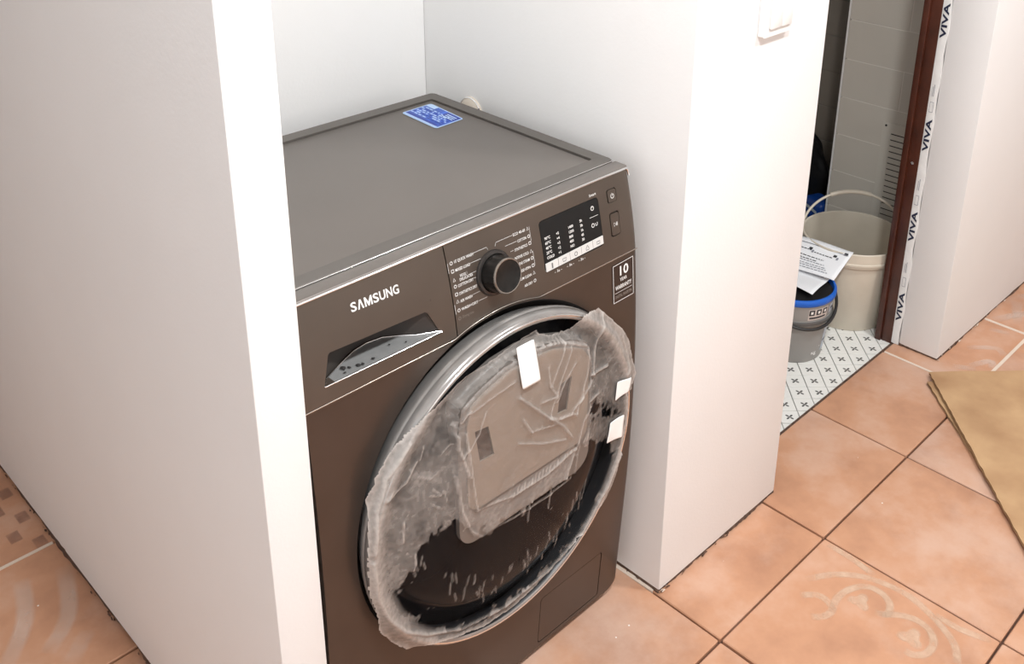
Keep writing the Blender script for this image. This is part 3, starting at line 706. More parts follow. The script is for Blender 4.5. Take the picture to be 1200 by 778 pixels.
for s, z, sz, wv in (('10', .6835, .0225, .0205), ('YEAR', .6735, .0078, .017), ('WARRANTY', .6610, .0098, .039), ('DIGITAL INVERTER', .6465, .0072, .040)):
    o = text_obj('sticker_text', s, lambda u, v, z=z: (-.037+u, yp(z+v)-.0013, z+v), sz, M['print'] if sz > .0075 else M['printdim'], None, 'CENTER', .02, width=wv); K_(o)
# lid
LB = .5055; LF = yp(.8455)+.0015; LXR = .0025
lid = W_(MB().box((WX0-.001, LF+.002, .833), (LXR, LB, .8415), .002, 2).build('lid', M['lidrim'], None, 40))
def ringmesh(ox0, oy0, ox1, oy1, ix0, iy0, ix1, iy1, z0, z1, m, name, rr=.012):
    ou = rrect(ox0, oy0, ox1, oy1, rr, 5); inn = rrect(ix0, iy0, ix1, iy1, .004, 5); n = len(ou); mb = MB()
    b_ = .0025
    oi = rrect(ox0+b_, oy0+b_, ox1-b_, oy1-b_, rr-b_, 5)
    vs = [(x, y, z0) for x, y in ou]+[(x, y, z1-b_) for x, y in ou]+[(x, y, z1) for x, y in oi]+[(x, y, z1) for x, y in inn]+[(x, y, z0) for x, y in inn]
    mb.pd(vs, [(L*n+k, L*n+(k+1) % n, (L+1)*n+(k+1) % n, (L+1)*n+k) for L in range(4) for k in range(n)])
    o = mb.build(name, m, None, 35); return o
W_(ringmesh(WX0-.001, .0535, LXR, LB, WX0+.024, .079, -.0235, .4775, .8405, .8500, M['lidrim'], 'lid_rim'))
W_(MB().box((WX0+.0242, .080, .840), (-.0255, .4755, .8475), .0015, 2).build('lid_panel', M['lidtop'], None, 40))
W_(MB().box((WX0-.001, LF, .8355), (LXR-.001, .0527, .8492), .003, 3).build('lid_front_strip', mat('front_strip_grey', srgb(120, 114, 109), .35, metal=.5, var=.04, scale=10), None, 40))
W_(MB().tube([(WX0, .0531, .8496), (LXR-.006, .0531, .8496)], .0006, 6).build('lid_seam_line', M['silver'], None, 60))
# blue label on the lid
pts = [(-.1129, .3574), (-.0471, .3610), (-.0378, .4625), (-.1074, .4598)]
def quad(u, v):
    a = Vector(pts[0]).lerp(Vector(pts[1]), u); b = Vector(pts[3]).lerp(Vector(pts[2]), u); return a.lerp(b, v)
st = []
for (u, v) in rrect(0, 0, 1, 1, .07, 4): p = quad(u, v); st.append((p.x, p.y))
mb = MB(); mb.pd([(x, y, .8481) for x, y in st], [tuple(range(len(st)))]); ls = W_(mb.build('lid_sticker', M['stickerlight'], fix=False))
def patch(u0, v0, u1, v1, m, z=.8484, name='sticker_print'):
    c = [quad(u0, v0), quad(u1, v0), quad(u1, v1), quad(u0, v1)]; mb = MB(); mb.pd([(p.x, p.y, z) for p in c], [(0, 1, 2, 3)]); o = mb.build(name, m, fix=False); o.parent = ls; return o
patch(.04, .03, .96, .97, M['sticker'])
patch(.04, .03, .09, .97, M['stickerlight'], .8486); patch(.10, .10, .20, .95, M['stickerdark'], .8486); patch(.62, .05, .95, .42, M['stickerdark'], .8486)
patch(.80, .72, .97, .96, M['stickerlight'], .8487)
for r in range(6):
    u = .25+.09*r
    v = .08
    while v < .92:
        l = random.uniform(.03, .12); patch(u, v, u+.045, min(v+l, .95), M['stickerlight'] if random.random() < .7 else M['stickerdark'], .8488); v += l+random.uniform(.02, .05)
for r in range(3): patch(.66+.08*r, .08, .70+.08*r, .08+random.uniform(.15, .3), M['stickerlight'], .8488)
# feet
for x in (-.56, -.04):
    for y in (.06, .45):
        W_(MB().lathe([(0, 0), (.019, 0), (.021, .004), (.016, .009), (.009, .011), (.009, .022), (0, .022)], 20, c=(x, y, 0)).build('foot', M['blackmat'], None, 40))
W_(MB().box((WX0+.03, .035, .012), (WX1-.03, .055, .022)).build('plinth', M['dark']))
# door
dn = 96
door = W_(MB().lathe([(.250, .006), (.2565, -.008), (.2605, -.017), (.2610, -.0215), (.2600, -.0225), (.2600, -.0245), (.2608, -.0255), (.2602, -.032), (.2580, -.0365), (.2550, -.0390), (.2535, -.0388), (.2525, -.0396), (.2500, -.0400), (.2475, -.0380)], dn, 'y', (DX, 0, DZ)).build('door_ring', M['ring'], None, 60))
o = MB().lathe([(.2550, -.0390), (.2542, -.0402), (.2528, -.0402), (.2520, -.0397)], dn, 'y', (DX, 0, DZ)).build('ring_highlight_edge', M['silver'], None, 60); o.parent = door  # silver edge added to stand in for the ring's bright highlight line
o = MB().lathe([(.2476, -.0381), (.2455, -.034), (.2445, -.026), (.2435, -.009)], dn, 'y', (DX, 0, DZ)).build('inner_lip', mat('inner_lip_black', (.012, .012, .013), .35), None, 60); o.parent = door
o = MB().lathe([(.2440, -.0090), (.2380, -.0110), (.2260, -.0170), (.2100, -.0270), (.1950, -.0350), (.17, -.0425), (.13, -.0475), (.08, -.0505), (0, -.0515)], dn, 'y', (DX, 0, DZ)).build('door_glass', M['glass'], None, 60); o.parent = door
# hatch in the door: surround, plate, two slots
def clipc(pl, r):
    out = []
    for x, z in pl:
        d = math.hypot(x-DX, z-DZ)
        if d > r: x, z = DX+(x-DX)*r/d, DZ+(z-DZ)*r/d
        out.append((x, z))
    return out
def dens(pl, n=6):
    o_ = []
    for a, b in zip(pl, pl[1:]+pl[:1]):
        for k in range(n): o_.append((a[0]+(b[0]-a[0])*k/n, a[1]+(b[1]-a[1])*k/n))
    return o_
sur = clipc(dens(rrect(-.426, .418, -.164, .690, .030, 6), 4), .222)
pla = clipc(dens(rrect(-.412, .474, -.172, .680, .022, 6), 4), .212)
hs = sheet(sur, [], [], lambda x, z: -.0555, .03, 'hatch_surround', M['plate2']); hs.parent = door
hp = sheet(pla, [[(-.3985, .6045), (-.374, .601), (-.3635, .549), (-.390, .551)][::-1], [(-.2320, .599), (-.209, .602), (-.218, .5475), (-.238, .550)][::-1]], [], lambda x, z: -.0585, .004, 'hatch_plate', M['plate']); hp.parent = door
for ol in ([(-.400, .6055), (-.373, .602), (-.3625, .548), (-.391, .550)], [(-.233, .600), (-.208, .603), (-.217, .5465), (-.239, .549)]):
    o = sheet(ol, [], [], lambda x, z: -.0560, .001, 'hatch_slot', M.setdefault('slot', mat('slot_brown', srgb(44, 33, 30), .35)))
    o.parent = door

# ================================================================== PROTECTIVE FILM on the door
EDGE = [[-0.1222, 0.6687], [-0.0922, 0.6375], [-0.0623, 0.6056], [-0.0402, 0.5702], [-0.0301, 0.5259], [-0.0205, 0.5027], [-0.0326, 0.4905], [-0.058, 0.4928], [-0.0542, 0.4551], [-0.0552, 0.4275], [-0.0611, 0.4114], [-0.0682, 0.3831], [-0.0774, 0.3391], [-0.098, 0.3083], [-0.1299, 0.2863], [-0.1472, 0.2666], [-0.1695, 0.2658], [-0.2008, 0.2457], [-0.2336, 0.2408], [-0.2601, 0.2279], [-0.3131, 0.2204], [-0.3719, 0.2287], [-0.4342, 0.2537], [-0.4789, 0.2762], [-0.5061, 0.2804], [-0.5297, 0.3095], [-0.5495, 0.3461], [-0.5538, 0.376], [-0.565, 0.4294], [-0.5653, 0.4859], [-0.5563, 0.5583], [-0.558, 0.5679], [-0.5454, 0.5864], [-0.5441, 0.597], [-0.5171, 0.6227], [-0.4862, 0.6465], [-0.4671, 0.6573], [-0.4415, 0.6687], [-0.4155, 0.681], [-0.3925, 0.6851], [-0.3584, 0.6848], [-0.3123, 0.6921], [-0.2658, 0.6974], [-0.2591, 0.6871], [-0.2376, 0.6765], [-0.1952, 0.6673], [-0.1679, 0.6793], [-0.1334, 0.6698]]
CLEAR = [[-0.535, 0.3841], [-0.5179, 0.4052], [-0.5025, 0.4226], [-0.4965, 0.4524], [-0.4717, 0.4623], [-0.4338, 0.4642], [-0.4248, 0.4651], [-0.4011, 0.4346], [-0.3622, 0.4174], [-0.325, 0.4182], [-0.2758, 0.4164], [-0.2289, 0.4169], [-0.1994, 0.4442], [-0.1907, 0.4678], [-0.1346, 0.4479], [-0.1001, 0.4128], [-0.0758, 0.3841], [-0.0888, 0.3381], [-0.1194, 0.3003], [-0.1572, 0.2737], [-0.2277, 0.2443], [-0.2707, 0.2405], [-0.3124, 0.2417], [-0.3515, 0.2411], [-0.4172, 0.2594], [-0.4702, 0.2929], [-0.5032, 0.3313]]
CLEAR2 = [[-0.157, 0.5155], [-0.1355, 0.5224], [-0.1005, 0.4874], [-0.0669, 0.4553], [-0.1116, 0.4666], [-0.1698, 0.4959]]
CREASE = [([[-0.3201, 0.6221], [-0.2872, 0.5863], [-0.2615, 0.5588], [-0.2303, 0.5278], [-0.2115, 0.4991]], 2), ([[-0.2615, 0.5588], [-0.2351, 0.5432], [-0.2036, 0.5361]], 1.2), ([[-0.2951, 0.5514], [-0.2481, 0.5391]], 1), ([[-0.2951, 0.5514], [-0.3118, 0.5815]], 1), ([[-0.3218, 0.5462], [-0.2737, 0.5198], [-0.2251, 0.5008]], 1.2), ([[-0.2631, 0.6443], [-0.2582, 0.6106], [-0.2426, 0.5851], [-0.2747, 0.5906]], 1), ([[-0.225, 0.6683], [-0.2397, 0.6403], [-0.256, 0.6096]], 1), ([[-0.2065, 0.6248], [-0.2279, 0.6029], [-0.2446, 0.5753]], 1), ([[-0.1755, 0.6355], [-0.1787, 0.601], [-0.1908, 0.5592], [-0.2128, 0.5409], [-0.2374, 0.5462]], 1.2), ([[-0.1095, 0.565], [-0.1684, 0.574], [-0.1951, 0.554], [-0.2035, 0.5324]], 1.4), ([[-0.1355, 0.5299], [-0.1711, 0.5269], [-0.1844, 0.5112], [-0.1948, 0.4787], [-0.2165, 0.4216]], 1.2), ([[-0.3821, 0.6299], [-0.3937, 0.6007], [-0.4202, 0.5746]], 0.7), ([[-0.4263, 0.6248], [-0.4115, 0.6401], [-0.3781, 0.6462], [-0.3281, 0.6516]], 0.8), ([[-0.4263, 0.6248], [-0.4253, 0.591], [-0.4098, 0.5377]], 0.8), ([[-0.2818, 0.6809], [-0.234, 0.6707], [-0.1802, 0.6413]], 0.8), ([[-0.4004, 0.4758], [-0.3287, 0.4575], [-0.2589, 0.4547], [-0.2002, 0.4684]], 0.8), ([[-0.4288, 0.5454], [-0.4235, 0.4886], [-0.4073, 0.443], [-0.3861, 0.4194], [-0.3236, 0.4095], [-0.2522, 0.4047], [-0.1988, 0.4078], [-0.1889, 0.47]], 0.8), ([[-0.4149, 0.6104], [-0.4044, 0.5175], [-0.3988, 0.4763]], 0.8), ([[-0.2886, 0.4221], [-0.2908, 0.3831]], 0.7), ([[-0.2422, 0.4182], [-0.2471, 0.3804]], 0.7), ([[-0.5353, 0.5634], [-0.5015, 0.5704], [-0.4838, 0.5942]], 0.8), ([[-0.5089, 0.5114], [-0.5122, 0.4799]], 0.6), ([[-0.5605, 0.4766], [-0.5572, 0.4174], [-0.5424, 0.372], [-0.5166, 0.3309], [-0.4774, 0.2951], [-0.4134, 0.2567], [-0.3284, 0.2359], [-0.2357, 0.2424], [-0.1585, 0.2669], [-0.0996, 0.3265], [-0.0685, 0.3785]], 1.6), ([[-0.558, 0.4899], [-0.5483, 0.5493], [-0.5309, 0.5914], [-0.4948, 0.629]], 1.4), ([[-0.2608, 0.5543], [-0.2136, 0.6551]], 0.8), ([[-0.1135, 0.6573], [-0.1376, 0.6194], [-0.1494, 0.5679]], 1.2), ([[-0.0637, 0.5945], [-0.0478, 0.5437], [-0.0629, 0.5246]], 1)]
for k in range(48):      # little vertical puckers low on the film
    x = rng.uniform(-.50, -.16); zb = .45 - math.sqrt(max(.0, .188**2-(x+.30)**2)) if abs(x+.3) < .185 else .40
    z = zb + rng.uniform(.004, .05); l = rng.uniform(.006, .022)
    CREASE.append(([[x, z], [x+rng.uniform(-.004, .004), z+l]], .55))
for k in range(22):      # short tension pleats along the lower lip of the hatch
    x = -.33 + .0075*k; z = .4555 + .0006*k*(k > 14); CREASE.append(([[x, z], [x+.004, z+rng.uniform(.006, .014)]], .5))
for k in range(9):       # faint scratches on the left flap
    x = rng.uniform(-.54, -.43); z = rng.uniform(.49, .60); a = rng.uniform(0, 3.1); CREASE.append(([[x, z], [x+.018*math.cos(a), z+.018*math.sin(a)]], .45))
def inpoly(X, Z, pl):
    ins = np.zeros(X.shape, bool); n = len(pl)
    for k in range(n):
        x1, z1 = pl[k]; x2, z2 = pl[(k+1) % n]
        c = ((z1 > Z) != (z2 > Z)) & (X < (x2-x1)*(Z-z1)/((z2-z1) if abs(z2-z1) > 1e-12 else 1e-12)+x1); ins ^= c
    return ins
def pdist(X, Z, pl, closed=False):
    d = np.full(X.shape, 9.); px = np.zeros(X.shape); pz = np.zeros(X.shape)
    seg = list(zip(pl[:-1], pl[1:])) + ([(pl[-1], pl[0])] if closed else [])
    for (x1, z1), (x2, z2) in seg:
        dx, dz = x2-x1, z2-z1; t = np.clip(((X-x1)*dx+(Z-z1)*dz)/(dx*dx+dz*dz+1e-12), 0, 1)
        qx, qz = x1+t*dx, z1+t*dz; e = np.hypot(X-qx, Z-qz); k = e < d; d = np.where(k, e, d); px = np.where(k, qx, px); pz = np.where(k, qz, pz)
    return d, px, pz
def vnoise(X, Z, f, seed):
    r = np.random.default_rng(seed).random((64, 64)); x, z = X*f+40, Z*f+40; i, j = np.floor(x).astype(int), np.floor(z).astype(int); u, v = x-i, z-j
    u, v = u*u*(3-2*u), v*v*(3-2*v); g_ = lambda a, b: r[a % 64, b % 64]
    return (g_(i, j)*(1-u)+g_(i+1, j)*u)*(1-v)+(g_(i, j+1)*(1-u)+g_(i+1, j+1)*u)*v
# ragged outline
EP = []
for (a, b) in zip(EDGE, EDGE[1:]+EDGE[:1]):
    L0 = math.hypot(b[0]-a[0], b[1]-a[1]); n = max(1, int(L0/.006))
    for k in range(n):
        t = k/n; j_ = .0011 if 0 < k else 0
        EP.append((a[0]+(b[0]-a[0])*t+rng.uniform(-j_, j_), a[1]+(b[1]-a[1])*t+rng.uniform(-j_, j_)))
h_ = .0022
gx = np.arange(-.575, -.018, h_); gz = np.arange(.222, .712, h_); X, Z = np.meshgrid(gx, gz, indexing='ij')
Xc, Zc = X[:-1, :-1]+h_/2, Z[:-1, :-1]+h_/2
keep = inpoly(Xc, Zc, EP)
used = np.zeros(X.shape, bool); used[:-1, :-1] |= keep; used[1:, :-1] |= keep; used[:-1, 1:] |= keep; used[1:, 1:] |= keep
dE, qx, qz = pdist(X, Z, EP, True); inside = inpoly(X, Z, EP)
nb = used & ~inside
X = np.where(nb, qx, X); Z = np.where(nb, qz, Z)
# boundary cells: also pull vertices very near the edge
r = np.hypot(X-DX, Z-DZ)
U = np.interp(r, [0, .15, .197, .22, .235, .244, .251, .256, .261, .266, .30], [-.0530, -.0485, -.0425, -.0385, -.038, -.0405, -.0425, -.0415, -.0365, -.031, -.022])
U = np.where(inpoly(X, Z, sur), np.minimum(U, -.0572), U); U = np.where(inpoly(X, Z, pla), np.minimum(U, -.0602), U)
for _ in range(5):
    Up = np.pad(U, 1, mode='edge'); Us = (Up[:-2, 1:-1]+Up[2:, 1:-1]+Up[1:-1, :-2]+Up[1:-1, 2:]+4*U)/8; U = np.minimum(U, Us) if _ < 4 else Us
dC, _, _ = pdist(X, Z, CLEAR, True); sC = np.where(inpoly(X, Z, CLEAR), dC, -dC) + (vnoise(X, Z, 60, 3)-.5)*.026 + (vnoise(X, Z, 190, 4)-.5)*.016
clear = np.clip(sC/.004+.5, 0, 1)
dC2, _, _ = pdist(X, Z, CLEAR2, True); s2 = np.where(inpoly(X, Z, CLEAR2), dC2, -dC2)
clear2 = np.clip((s2+.006)/.01, 0, 1)*np.clip((vnoise(X, Z, 150, 9)-.42)/.12, 0, 1)
clear = np.maximum(clear, clear2)*np.clip((.240-r)/.010, 0, 1)
milk = .36 + .22*(vnoise(X, Z, 25, 5)-.5) + .15*(vnoise(X, Z, 70, 6)-.5) + .18*(vnoise(X, Z, 210, 16)-.5)
milk = milk + .26*np.clip((r-.236)/.012, 0, 1)                      # loose skirt hanging off the ring
inP = inpoly(X, Z, pla) & (Z > .47); milk = np.where(inP, milk*.55, milk)
milk = milk*(1-clear) + .004*clear
disp_ = .0012*vnoise(X, Z, 30, 7) + .0006*vnoise(X, Z, 90, 8)
disp_ = disp_*(1-.7*clear)
for pl, s in CREASE:
    bx0, bx1 = min(p[0] for p in pl)-.02, max(p[0] for p in pl)+.02; bz0, bz1 = min(p[1] for p in pl)-.02, max(p[1] for p in pl)+.02
    m_ = (X > bx0) & (X < bx1) & (Z > bz0) & (Z < bz1)
    if not m_.any(): continue
    d, _, _ = pdist(X[m_], Z[m_], pl); wd_ = .0018*(.6+.4*s)
    disp_[m_] += .0022*s*np.exp(-(d/wd_)**2) + .0006*s*np.exp(-(d/(wd_*4))**2)
    milk[m_] += .55*min(1, s*1.5)*np.exp(-(d/(wd_*.8))**2)
spk = (vnoise(X, Z, 420, 12) > .975) & (vnoise(X, Z, 22, 13) > .45); milk = np.where(spk, milk+.35, milk)
milk = milk + .35*np.exp(-(dE/.0022)**2)                           # thickened cut edge
loose = np.clip((r-.25)/.02, 0, 1)*.004*(vnoise(X, Z, 35, 14)-.5)
Y = U - .0006 - disp_ - loose
idx = -np.ones(X.shape, int); idx[used] = np.arange(used.sum())
co = np.stack([X[used], Y[used], Z[used]], 1)
ii, jj = np.nonzero(keep); faces = np.stack([idx[ii, jj], idx[ii+1, jj], idx[ii+1, jj+1], idx[ii, jj+1]], 1)
me = bpy.data.meshes.new('film_sheet'); me.from_pydata(co.tolist(), [], faces.tolist())
at = me.attributes.new('milk', 'FLOAT', 'POINT'); at.data.foreach_set('value', np.clip(milk, 0, .95)[used].astype(np.float32))
fm = bpy.data.materials.new('milky_film'); fm.use_nodes = True; nt = fm.node_tree; N = nt.nodes; L = nt.links
for n_ in list(N): N.remove(n_)
out = N.new('ShaderNodeOutputMaterial'); mixs = N.new('ShaderNodeMixShader'); tr = N.new('ShaderNodeBsdfTransparent'); b = N.new('ShaderNodeBsdfPrincipled')
b.inputs['Base Color'].default_value = (*srgb(174, 167, 161), 1); b.inputs['Roughness'].default_value = .35; b.inputs['Specular IOR Level'].default_value = .6
a_ = N.new('ShaderNodeAttribute'); a_.attribute_name = 'milk'; g_n = N.new('ShaderNodeNewGeometry')
nn_ = N.new('ShaderNodeTexNoise'); nn_.inputs['Scale'].default_value = 160; nn_.inputs['Detail'].default_value = 5; L.new(g_n.outputs['Position'], nn_.inputs['Vector'])
mr = N.new('ShaderNodeMapRange'); mr.inputs[1].default_value = .25; mr.inputs[2].default_value = .75; mr.inputs[3].default_value = .8; mr.inputs[4].default_value = 1.2; L.new(nn_.outputs['Fac'], mr.inputs[0])
mu = N.new('ShaderNodeMath'); mu.operation = 'MULTIPLY'; mu.use_clamp = True; L.new(a_.outputs['Fac'], mu.inputs[0]); L.new(mr.outputs[0], mu.inputs[1])
L.new(mu.outputs[0], mixs.inputs[0]); L.new(tr.outputs[0], mixs.inputs[1]); L.new(b.outputs[0], mixs.inputs[2]); L.new(mixs.outputs[0], out.inputs[0])
bp_ = N.new('ShaderNodeBump'); bp_.inputs['Strength'].default_value = .35; bp_.inputs['Distance'].default_value = .002; L.new(nn_.outputs['Fac'], bp_.inputs['Height']); L.new(bp_.outputs[0], b.inputs['Normal'])
FI = empty('protective_film', (DX, -.05, DZ)); tag(FI, 'wrinkled milky plastic film with white tape over the round washer door', 'plastic film')
fo = link('film_sheet', me, fm, None, None); me.shade_smooth(); P(fo, FI)
def film_y(x, z):
    i = int(np.clip(round((x-gx[0])/h_), 0, Y.shape[0]-1)); j = int(np.clip(round((z-gz[0])/h_), 0, Y.shape[1]-1)); return float(Y[i, j])
TAPES = [[(-.3255, .7045), (-.2845, .7040), (-.2770, .6290), (-.3195, .6300)], [(-0.0874, 0.5249), (-0.0500, 0.5200), (-0.0565, 0.4924), (-0.0925, 0.4871)], [(-0.1051, 0.4581), (-0.06, 0.4535), (-0.0642, 0.4059), (-0.1139, 0.4187)]]
for k, tp in enumerate(TAPES):
    nu, nv = 8, 12; v_ = []
    yb = [film_y(*p) for p in tp]
    for i in range(nu+1):
        for j in range(nv+1):
            u, v = i/nu, j/nv
            x = (tp[0][0]*(1-u)+tp[1][0]*u)*(1-v)+(tp[3][0]*(1-u)+tp[2][0]*u)*v; z = (tp[0][1]*(1-u)+tp[1][1]*u)*(1-v)+(tp[3][1]*(1-u)+tp[2][1]*u)*v
            v_.append((x, (-.0575*(1-v)-.0665*v if k == 0 else film_y(x, z)-.0030), z))
    f_ = [(i*(nv+1)+j, (i+1)*(nv+1)+j, (i+1)*(nv+1)+j+1, i*(nv+1)+j+1) for i in range(nu) for j in range(nv)]
    mb = MB(); mb.pd(v_, f_); o = mb.build('tape_strip', M['tape'], None, None)
    sm = o.modifiers.new('smooth', 'SMOOTH'); sm.iterations = 12; sm.factor = .5
    so_ = o.modifiers.new('solid', 'SOLIDIFY'); so_.thickness = .0006
    o.data.shade_smooth(); P(o, FI)

# ================================================================== small things
# light switch on the wall block
sw = empty('light_switch', (.258, PY, 1.07)); tag(sw, 'white double rocker light switch on the white wall block', 'light switch')
sx0, sx1, sz0, sz1 = .2165, .3025, 1.030, 1.116
P(sheet(rrect(sx0, sz0, sx1, sz1, .004), [rrect(sx0+.015, sz0+.012, sx1-.009, sz1-.012, .002)], [], lambda x, z: PY-.011, .0105, 'switch_plate', M['white']), sw)
P(MB().box((sx0+.002, PY-.006, sz0+.002), (sx1-.002, PY-.0005, sz1-.002)).build('switch_base', M['white']), sw)
mid = (sx0+.015+sx1-.009)/2
for a, b in ((sx0+.0155, mid-.0003), (mid+.0003, sx1-.0095)):
    P(MB().box((a, PY-.0155, sz0+.0125), (b, PY-.006, sz1-.0125), .002, 2).build('rocker', M['white'], None, 40), sw)
# water tap cover behind the machine
wt = empty('water_valve', (PX0, .45, .835)); tag(wt, 'round white water valve on the niche wall behind the washer', 'valve')
RY90 = Matrix.Translation((PX0, .452, .812)) @ Matrix.Rotation(-math.pi/2, 4, 'Y')
P(MB().lathe([(0, 0), (.030, 0), (.030, .003), (.024, .009), (.014, .011), (.014, .018), (0, .018)], 36).xf(RY90).build('wall_flange', M['foam'], None, 40), wt)
P(MB().lathe([(.0285, .003), (.0300, .0045), (.0285, .006)], 36).xf(RY90).build('flange_ring', M['chrome'], None, 60), wt)
P(MB().lathe([(0, .018), (.010, .018), (.010, .026), (.007, .030), (0, .030)], 16).xf(RY90).build('spindle', M['blackmat'], None, 40), wt)
# large white bucket
def bucket(name, c, prof_out, prof_in, m, label, cat='bucket'):
    e = empty(name, (c[0], c[1], BZ)); tag(e, label, cat); return e
bc = (1.217, .226); bk = empty('plastic_bucket', (bc[0], bc[1], BZ)); tag(bk, 'large empty off-white plastic bucket with raised handle beside the door frame', 'bucket')
z0 = BZ+.0003
P(MB().lathe([(0, z0), (.110, z0), (.113, z0+.004), (.128, .190), (.128, .192), (.1365, .194), (.1370, .214), (.1365, .2325), (.134, .2345), (.1300, .2325), (.1285, .225), (.1245, .19), (.109, z0+.006), (0, z0+.006)], 64, c=(bc[0], bc[1], 0)).build('bucket_wall', M['bucket'], None, 35), bk)
P(MB().lathe([(.1365, .1985), (.1395, .2005), (.1395, .2055), (.1365, .2075)], 64, c=(bc[0], bc[1], 0)).build('rim_rib', M['bucket'], None, 50), bk)
ax = Vector((.66, -.75, 0)).normalized(); pv = Vector((bc[0], bc[1], .214)); fwd = Vector((.75, .66, 0)).normalized(); lift = math.radians(62)
up = (fwd*math.cos(lift)+Vector((0, 0, 1))*math.sin(lift))
hp_ = [pv + ax*.139*math.cos(t) + up*.128*math.sin(t)**.9 for t in np.linspace(0.001, math.pi-.001, 40)]
P(MB().tube(hp_, .0036, 8).build('handle', M['bucket'], None, 60), bk)
P(MB().tube(hp_[15:26], .0062, 10).build('handle_grip', M['bucket'], None, 60), bk)
for s_ in (1, -1):
    c0 = pv + ax*.134*s_; P(MB().box((c0.x-.006, c0.y-.006, .203), (c0.x+.006, c0.y+.006, .225), .002, 1).build('handle_lug', M['bucket']), bk)
# small grey bucket with blue rim
gc = (.950, .232); gb = empty('grey_bucket', (gc[0], gc[1], BZ)); tag(gb, 'small grey bucket with blue rim and printed labels under the paper sheet', 'bucket')
GH = .182
P(MB().lathe([(0, z0), (.078, z0), (.080, z0+.003), (.0905, .112), (.094, .113), (.095, .117), (.0945, .121), (.0915, .122), (.0965, GH-.012), (.0965, GH-.006), (.092, GH-.006), (.0895, .12), (.077, z0+.004), (0, z0+.004)], 56, c=(gc[0], gc[1], 0)).build('bucket_wall', M['grey_bucket'], None, 35), gb)
P(MB().lathe([(.0975, GH-.016), (.1005, GH-.012), (.1010, GH-.002), (.0985, GH+.002), (.0935, GH+.002), (.0915, GH-.004), (.0915, GH-.012)], 56, c=(gc[0], gc[1], 0)).build('blue_rim', M['bluerim'], None, 50), gb)
P(MB().lathe([(.0912, GH-.010), (.085, GH-.012), (0, GH-.013)], 56, c=(gc[0], gc[1], 0)).build('dark_contents', M['blackmat'], None, 50), gb)
P(MB().lathe([(.0935, .112), (.0985, .1135), (.0985, .1205), (.0935, .122)], 56, c=(gc[0], gc[1], 0)).build('rib', mat('grey_rib', srgb(96, 94, 92), .4), None, 50), gb)
ax2 = Vector((.86, -.5, 0)).normalized(); f2 = Vector((-.5, -.86, 0)).normalized()
hh = [Vector((gc[0], gc[1], GH-.014)) + ax2*.1035*math.cos(t) + (f2*.1035*math.sin(t)) + Vector((0, 0, -.062*math.sin(t))) for t in np.linspace(0, math.pi, 36)]
P(MB().tube(hh, .0042, 8).build('handle', M['blackmat'], None, 60), gb)
def cyl_patch(a0, a1, z0_, z1_, m, name, rofs=.0006):
    mb = MB(); n = max(2, int(abs(a1-a0)/4)); vs = []
    for k in range(n+1):
        a = math.radians(a0+(a1-a0)*k/n)
        for z in (z0_, z1_):
            rr = (np.interp(z, [0, .112], [.0800, .0905]) if z < .112 else np.interp(z, [.122, GH-.012], [.0915, .0965]))+rofs
            vs.append((gc[0]+rr*math.cos(a), gc[1]+rr*math.sin(a), z))
    mb.pd(vs, [(2*k, 2*k+2, 2*k+3, 2*k+1) for k in range(n)]); return P(mb.build(name, m, None, 60), gb)
cyl_patch(-86, -40, .130, .158, M['patch'], 'label_patch'); cyl_patch(-82, -52, .141, .147, M['inkblue'], 'label_print', .001)
cyl_patch(-86, -38, .018, .108, M['patch'], 'label_patch'); 
for a, b, z in ((-82, -66, .098), (-82, -48, .086), (-84, -70, .045), (-64, -50, .049)): cyl_patch(a, b, z, z+.005, M['inkblue'], 'label_print', .001)
cyl_patch(-128, -92, .126, .158, mat('label_pinkish', srgb(206, 196, 190), .5), 'label_patch')
for k in range(3): cyl_patch(-127+12*k, -118+12*k, .140, .156, M['ink'], 'pictogram', .001); cyl_patch(-124.5+12*k, -120.5+12*k, .144, .152, M['white'], 'pictogram', .0014)
cyl_patch(-126, -96, .130, .135, M['ink'], 'label_print', .001)
def cyl_text(s, a0, z, size, m):
    V, F = text2d(s, size, 'LEFT', .01); me = bpy.data.meshes.new('bucket_text')
    me.from_pydata([(gc[0]+.0822*math.cos(math.radians(a0)+u/.081), gc[1]+.0822*math.sin(math.radians(a0)+u/.081), z+v) for u, v in V], [], F); return P(link('bucket_text', me, m), gb)
cyl_text('kg', -110, .016, .018, M['white'])
cyl_patch(-93, -91, .034, .038, M['white'], 'label_print', .001)
# paper sheets on the grey bucket
def paper(corners, name, label, sag, seed):
    mb = MB(); nu, nv = 14, 10; vs = []; rg = np.random.default_rng(seed)
    for i in range(nu+1):
        for j in range(nv+1):
            u, v = i/nu, j/nv
            p = (Vector(corners[0])*(1-u)+Vector(corners[1])*u)*(1-v)+(Vector(corners[3])*(1-u)+Vector(corners[2])*u)*v
            vs.append((p.x, p.y, p.z + sag*math.sin(u*math.pi)*.6 + .002*math.sin(5*u+3*v)))
    mb.pd(vs, [(i*(nv+1)+j, (i+1)*(nv+1)+j, (i+1)*(nv+1)+j+1, i*(nv+1)+j+1) for i in range(nu) for j in range(nv)])
    o = mb.build(name, M['paper'], None, 60); so_ = o.modifiers.new('solid', 'SOLIDIFY'); so_.thickness = .0006
    return o
def surf(corners, sag):
    def f(u, v, dz=0.0):
        p = (Vector(corners[0])*(1-u)+Vector(corners[1])*u)*(1-v)+(Vector(corners[3])*(1-u)+Vector(corners[2])*u)*v
        return (p.x, p.y, p.z + sag*math.sin(u*math.pi)*.6 + .002*math.sin(5*u+3*v) + dz)
    return f
PC = [(1.100, .345, .226), (1.100, .162, .2415), (1.003, .158, .1955), (.985, .340, .193)]
pp = empty('paper_sheet', PC[2]); tag(pp, 'printed white instruction sheet lying across the grey bucket', 'paper')
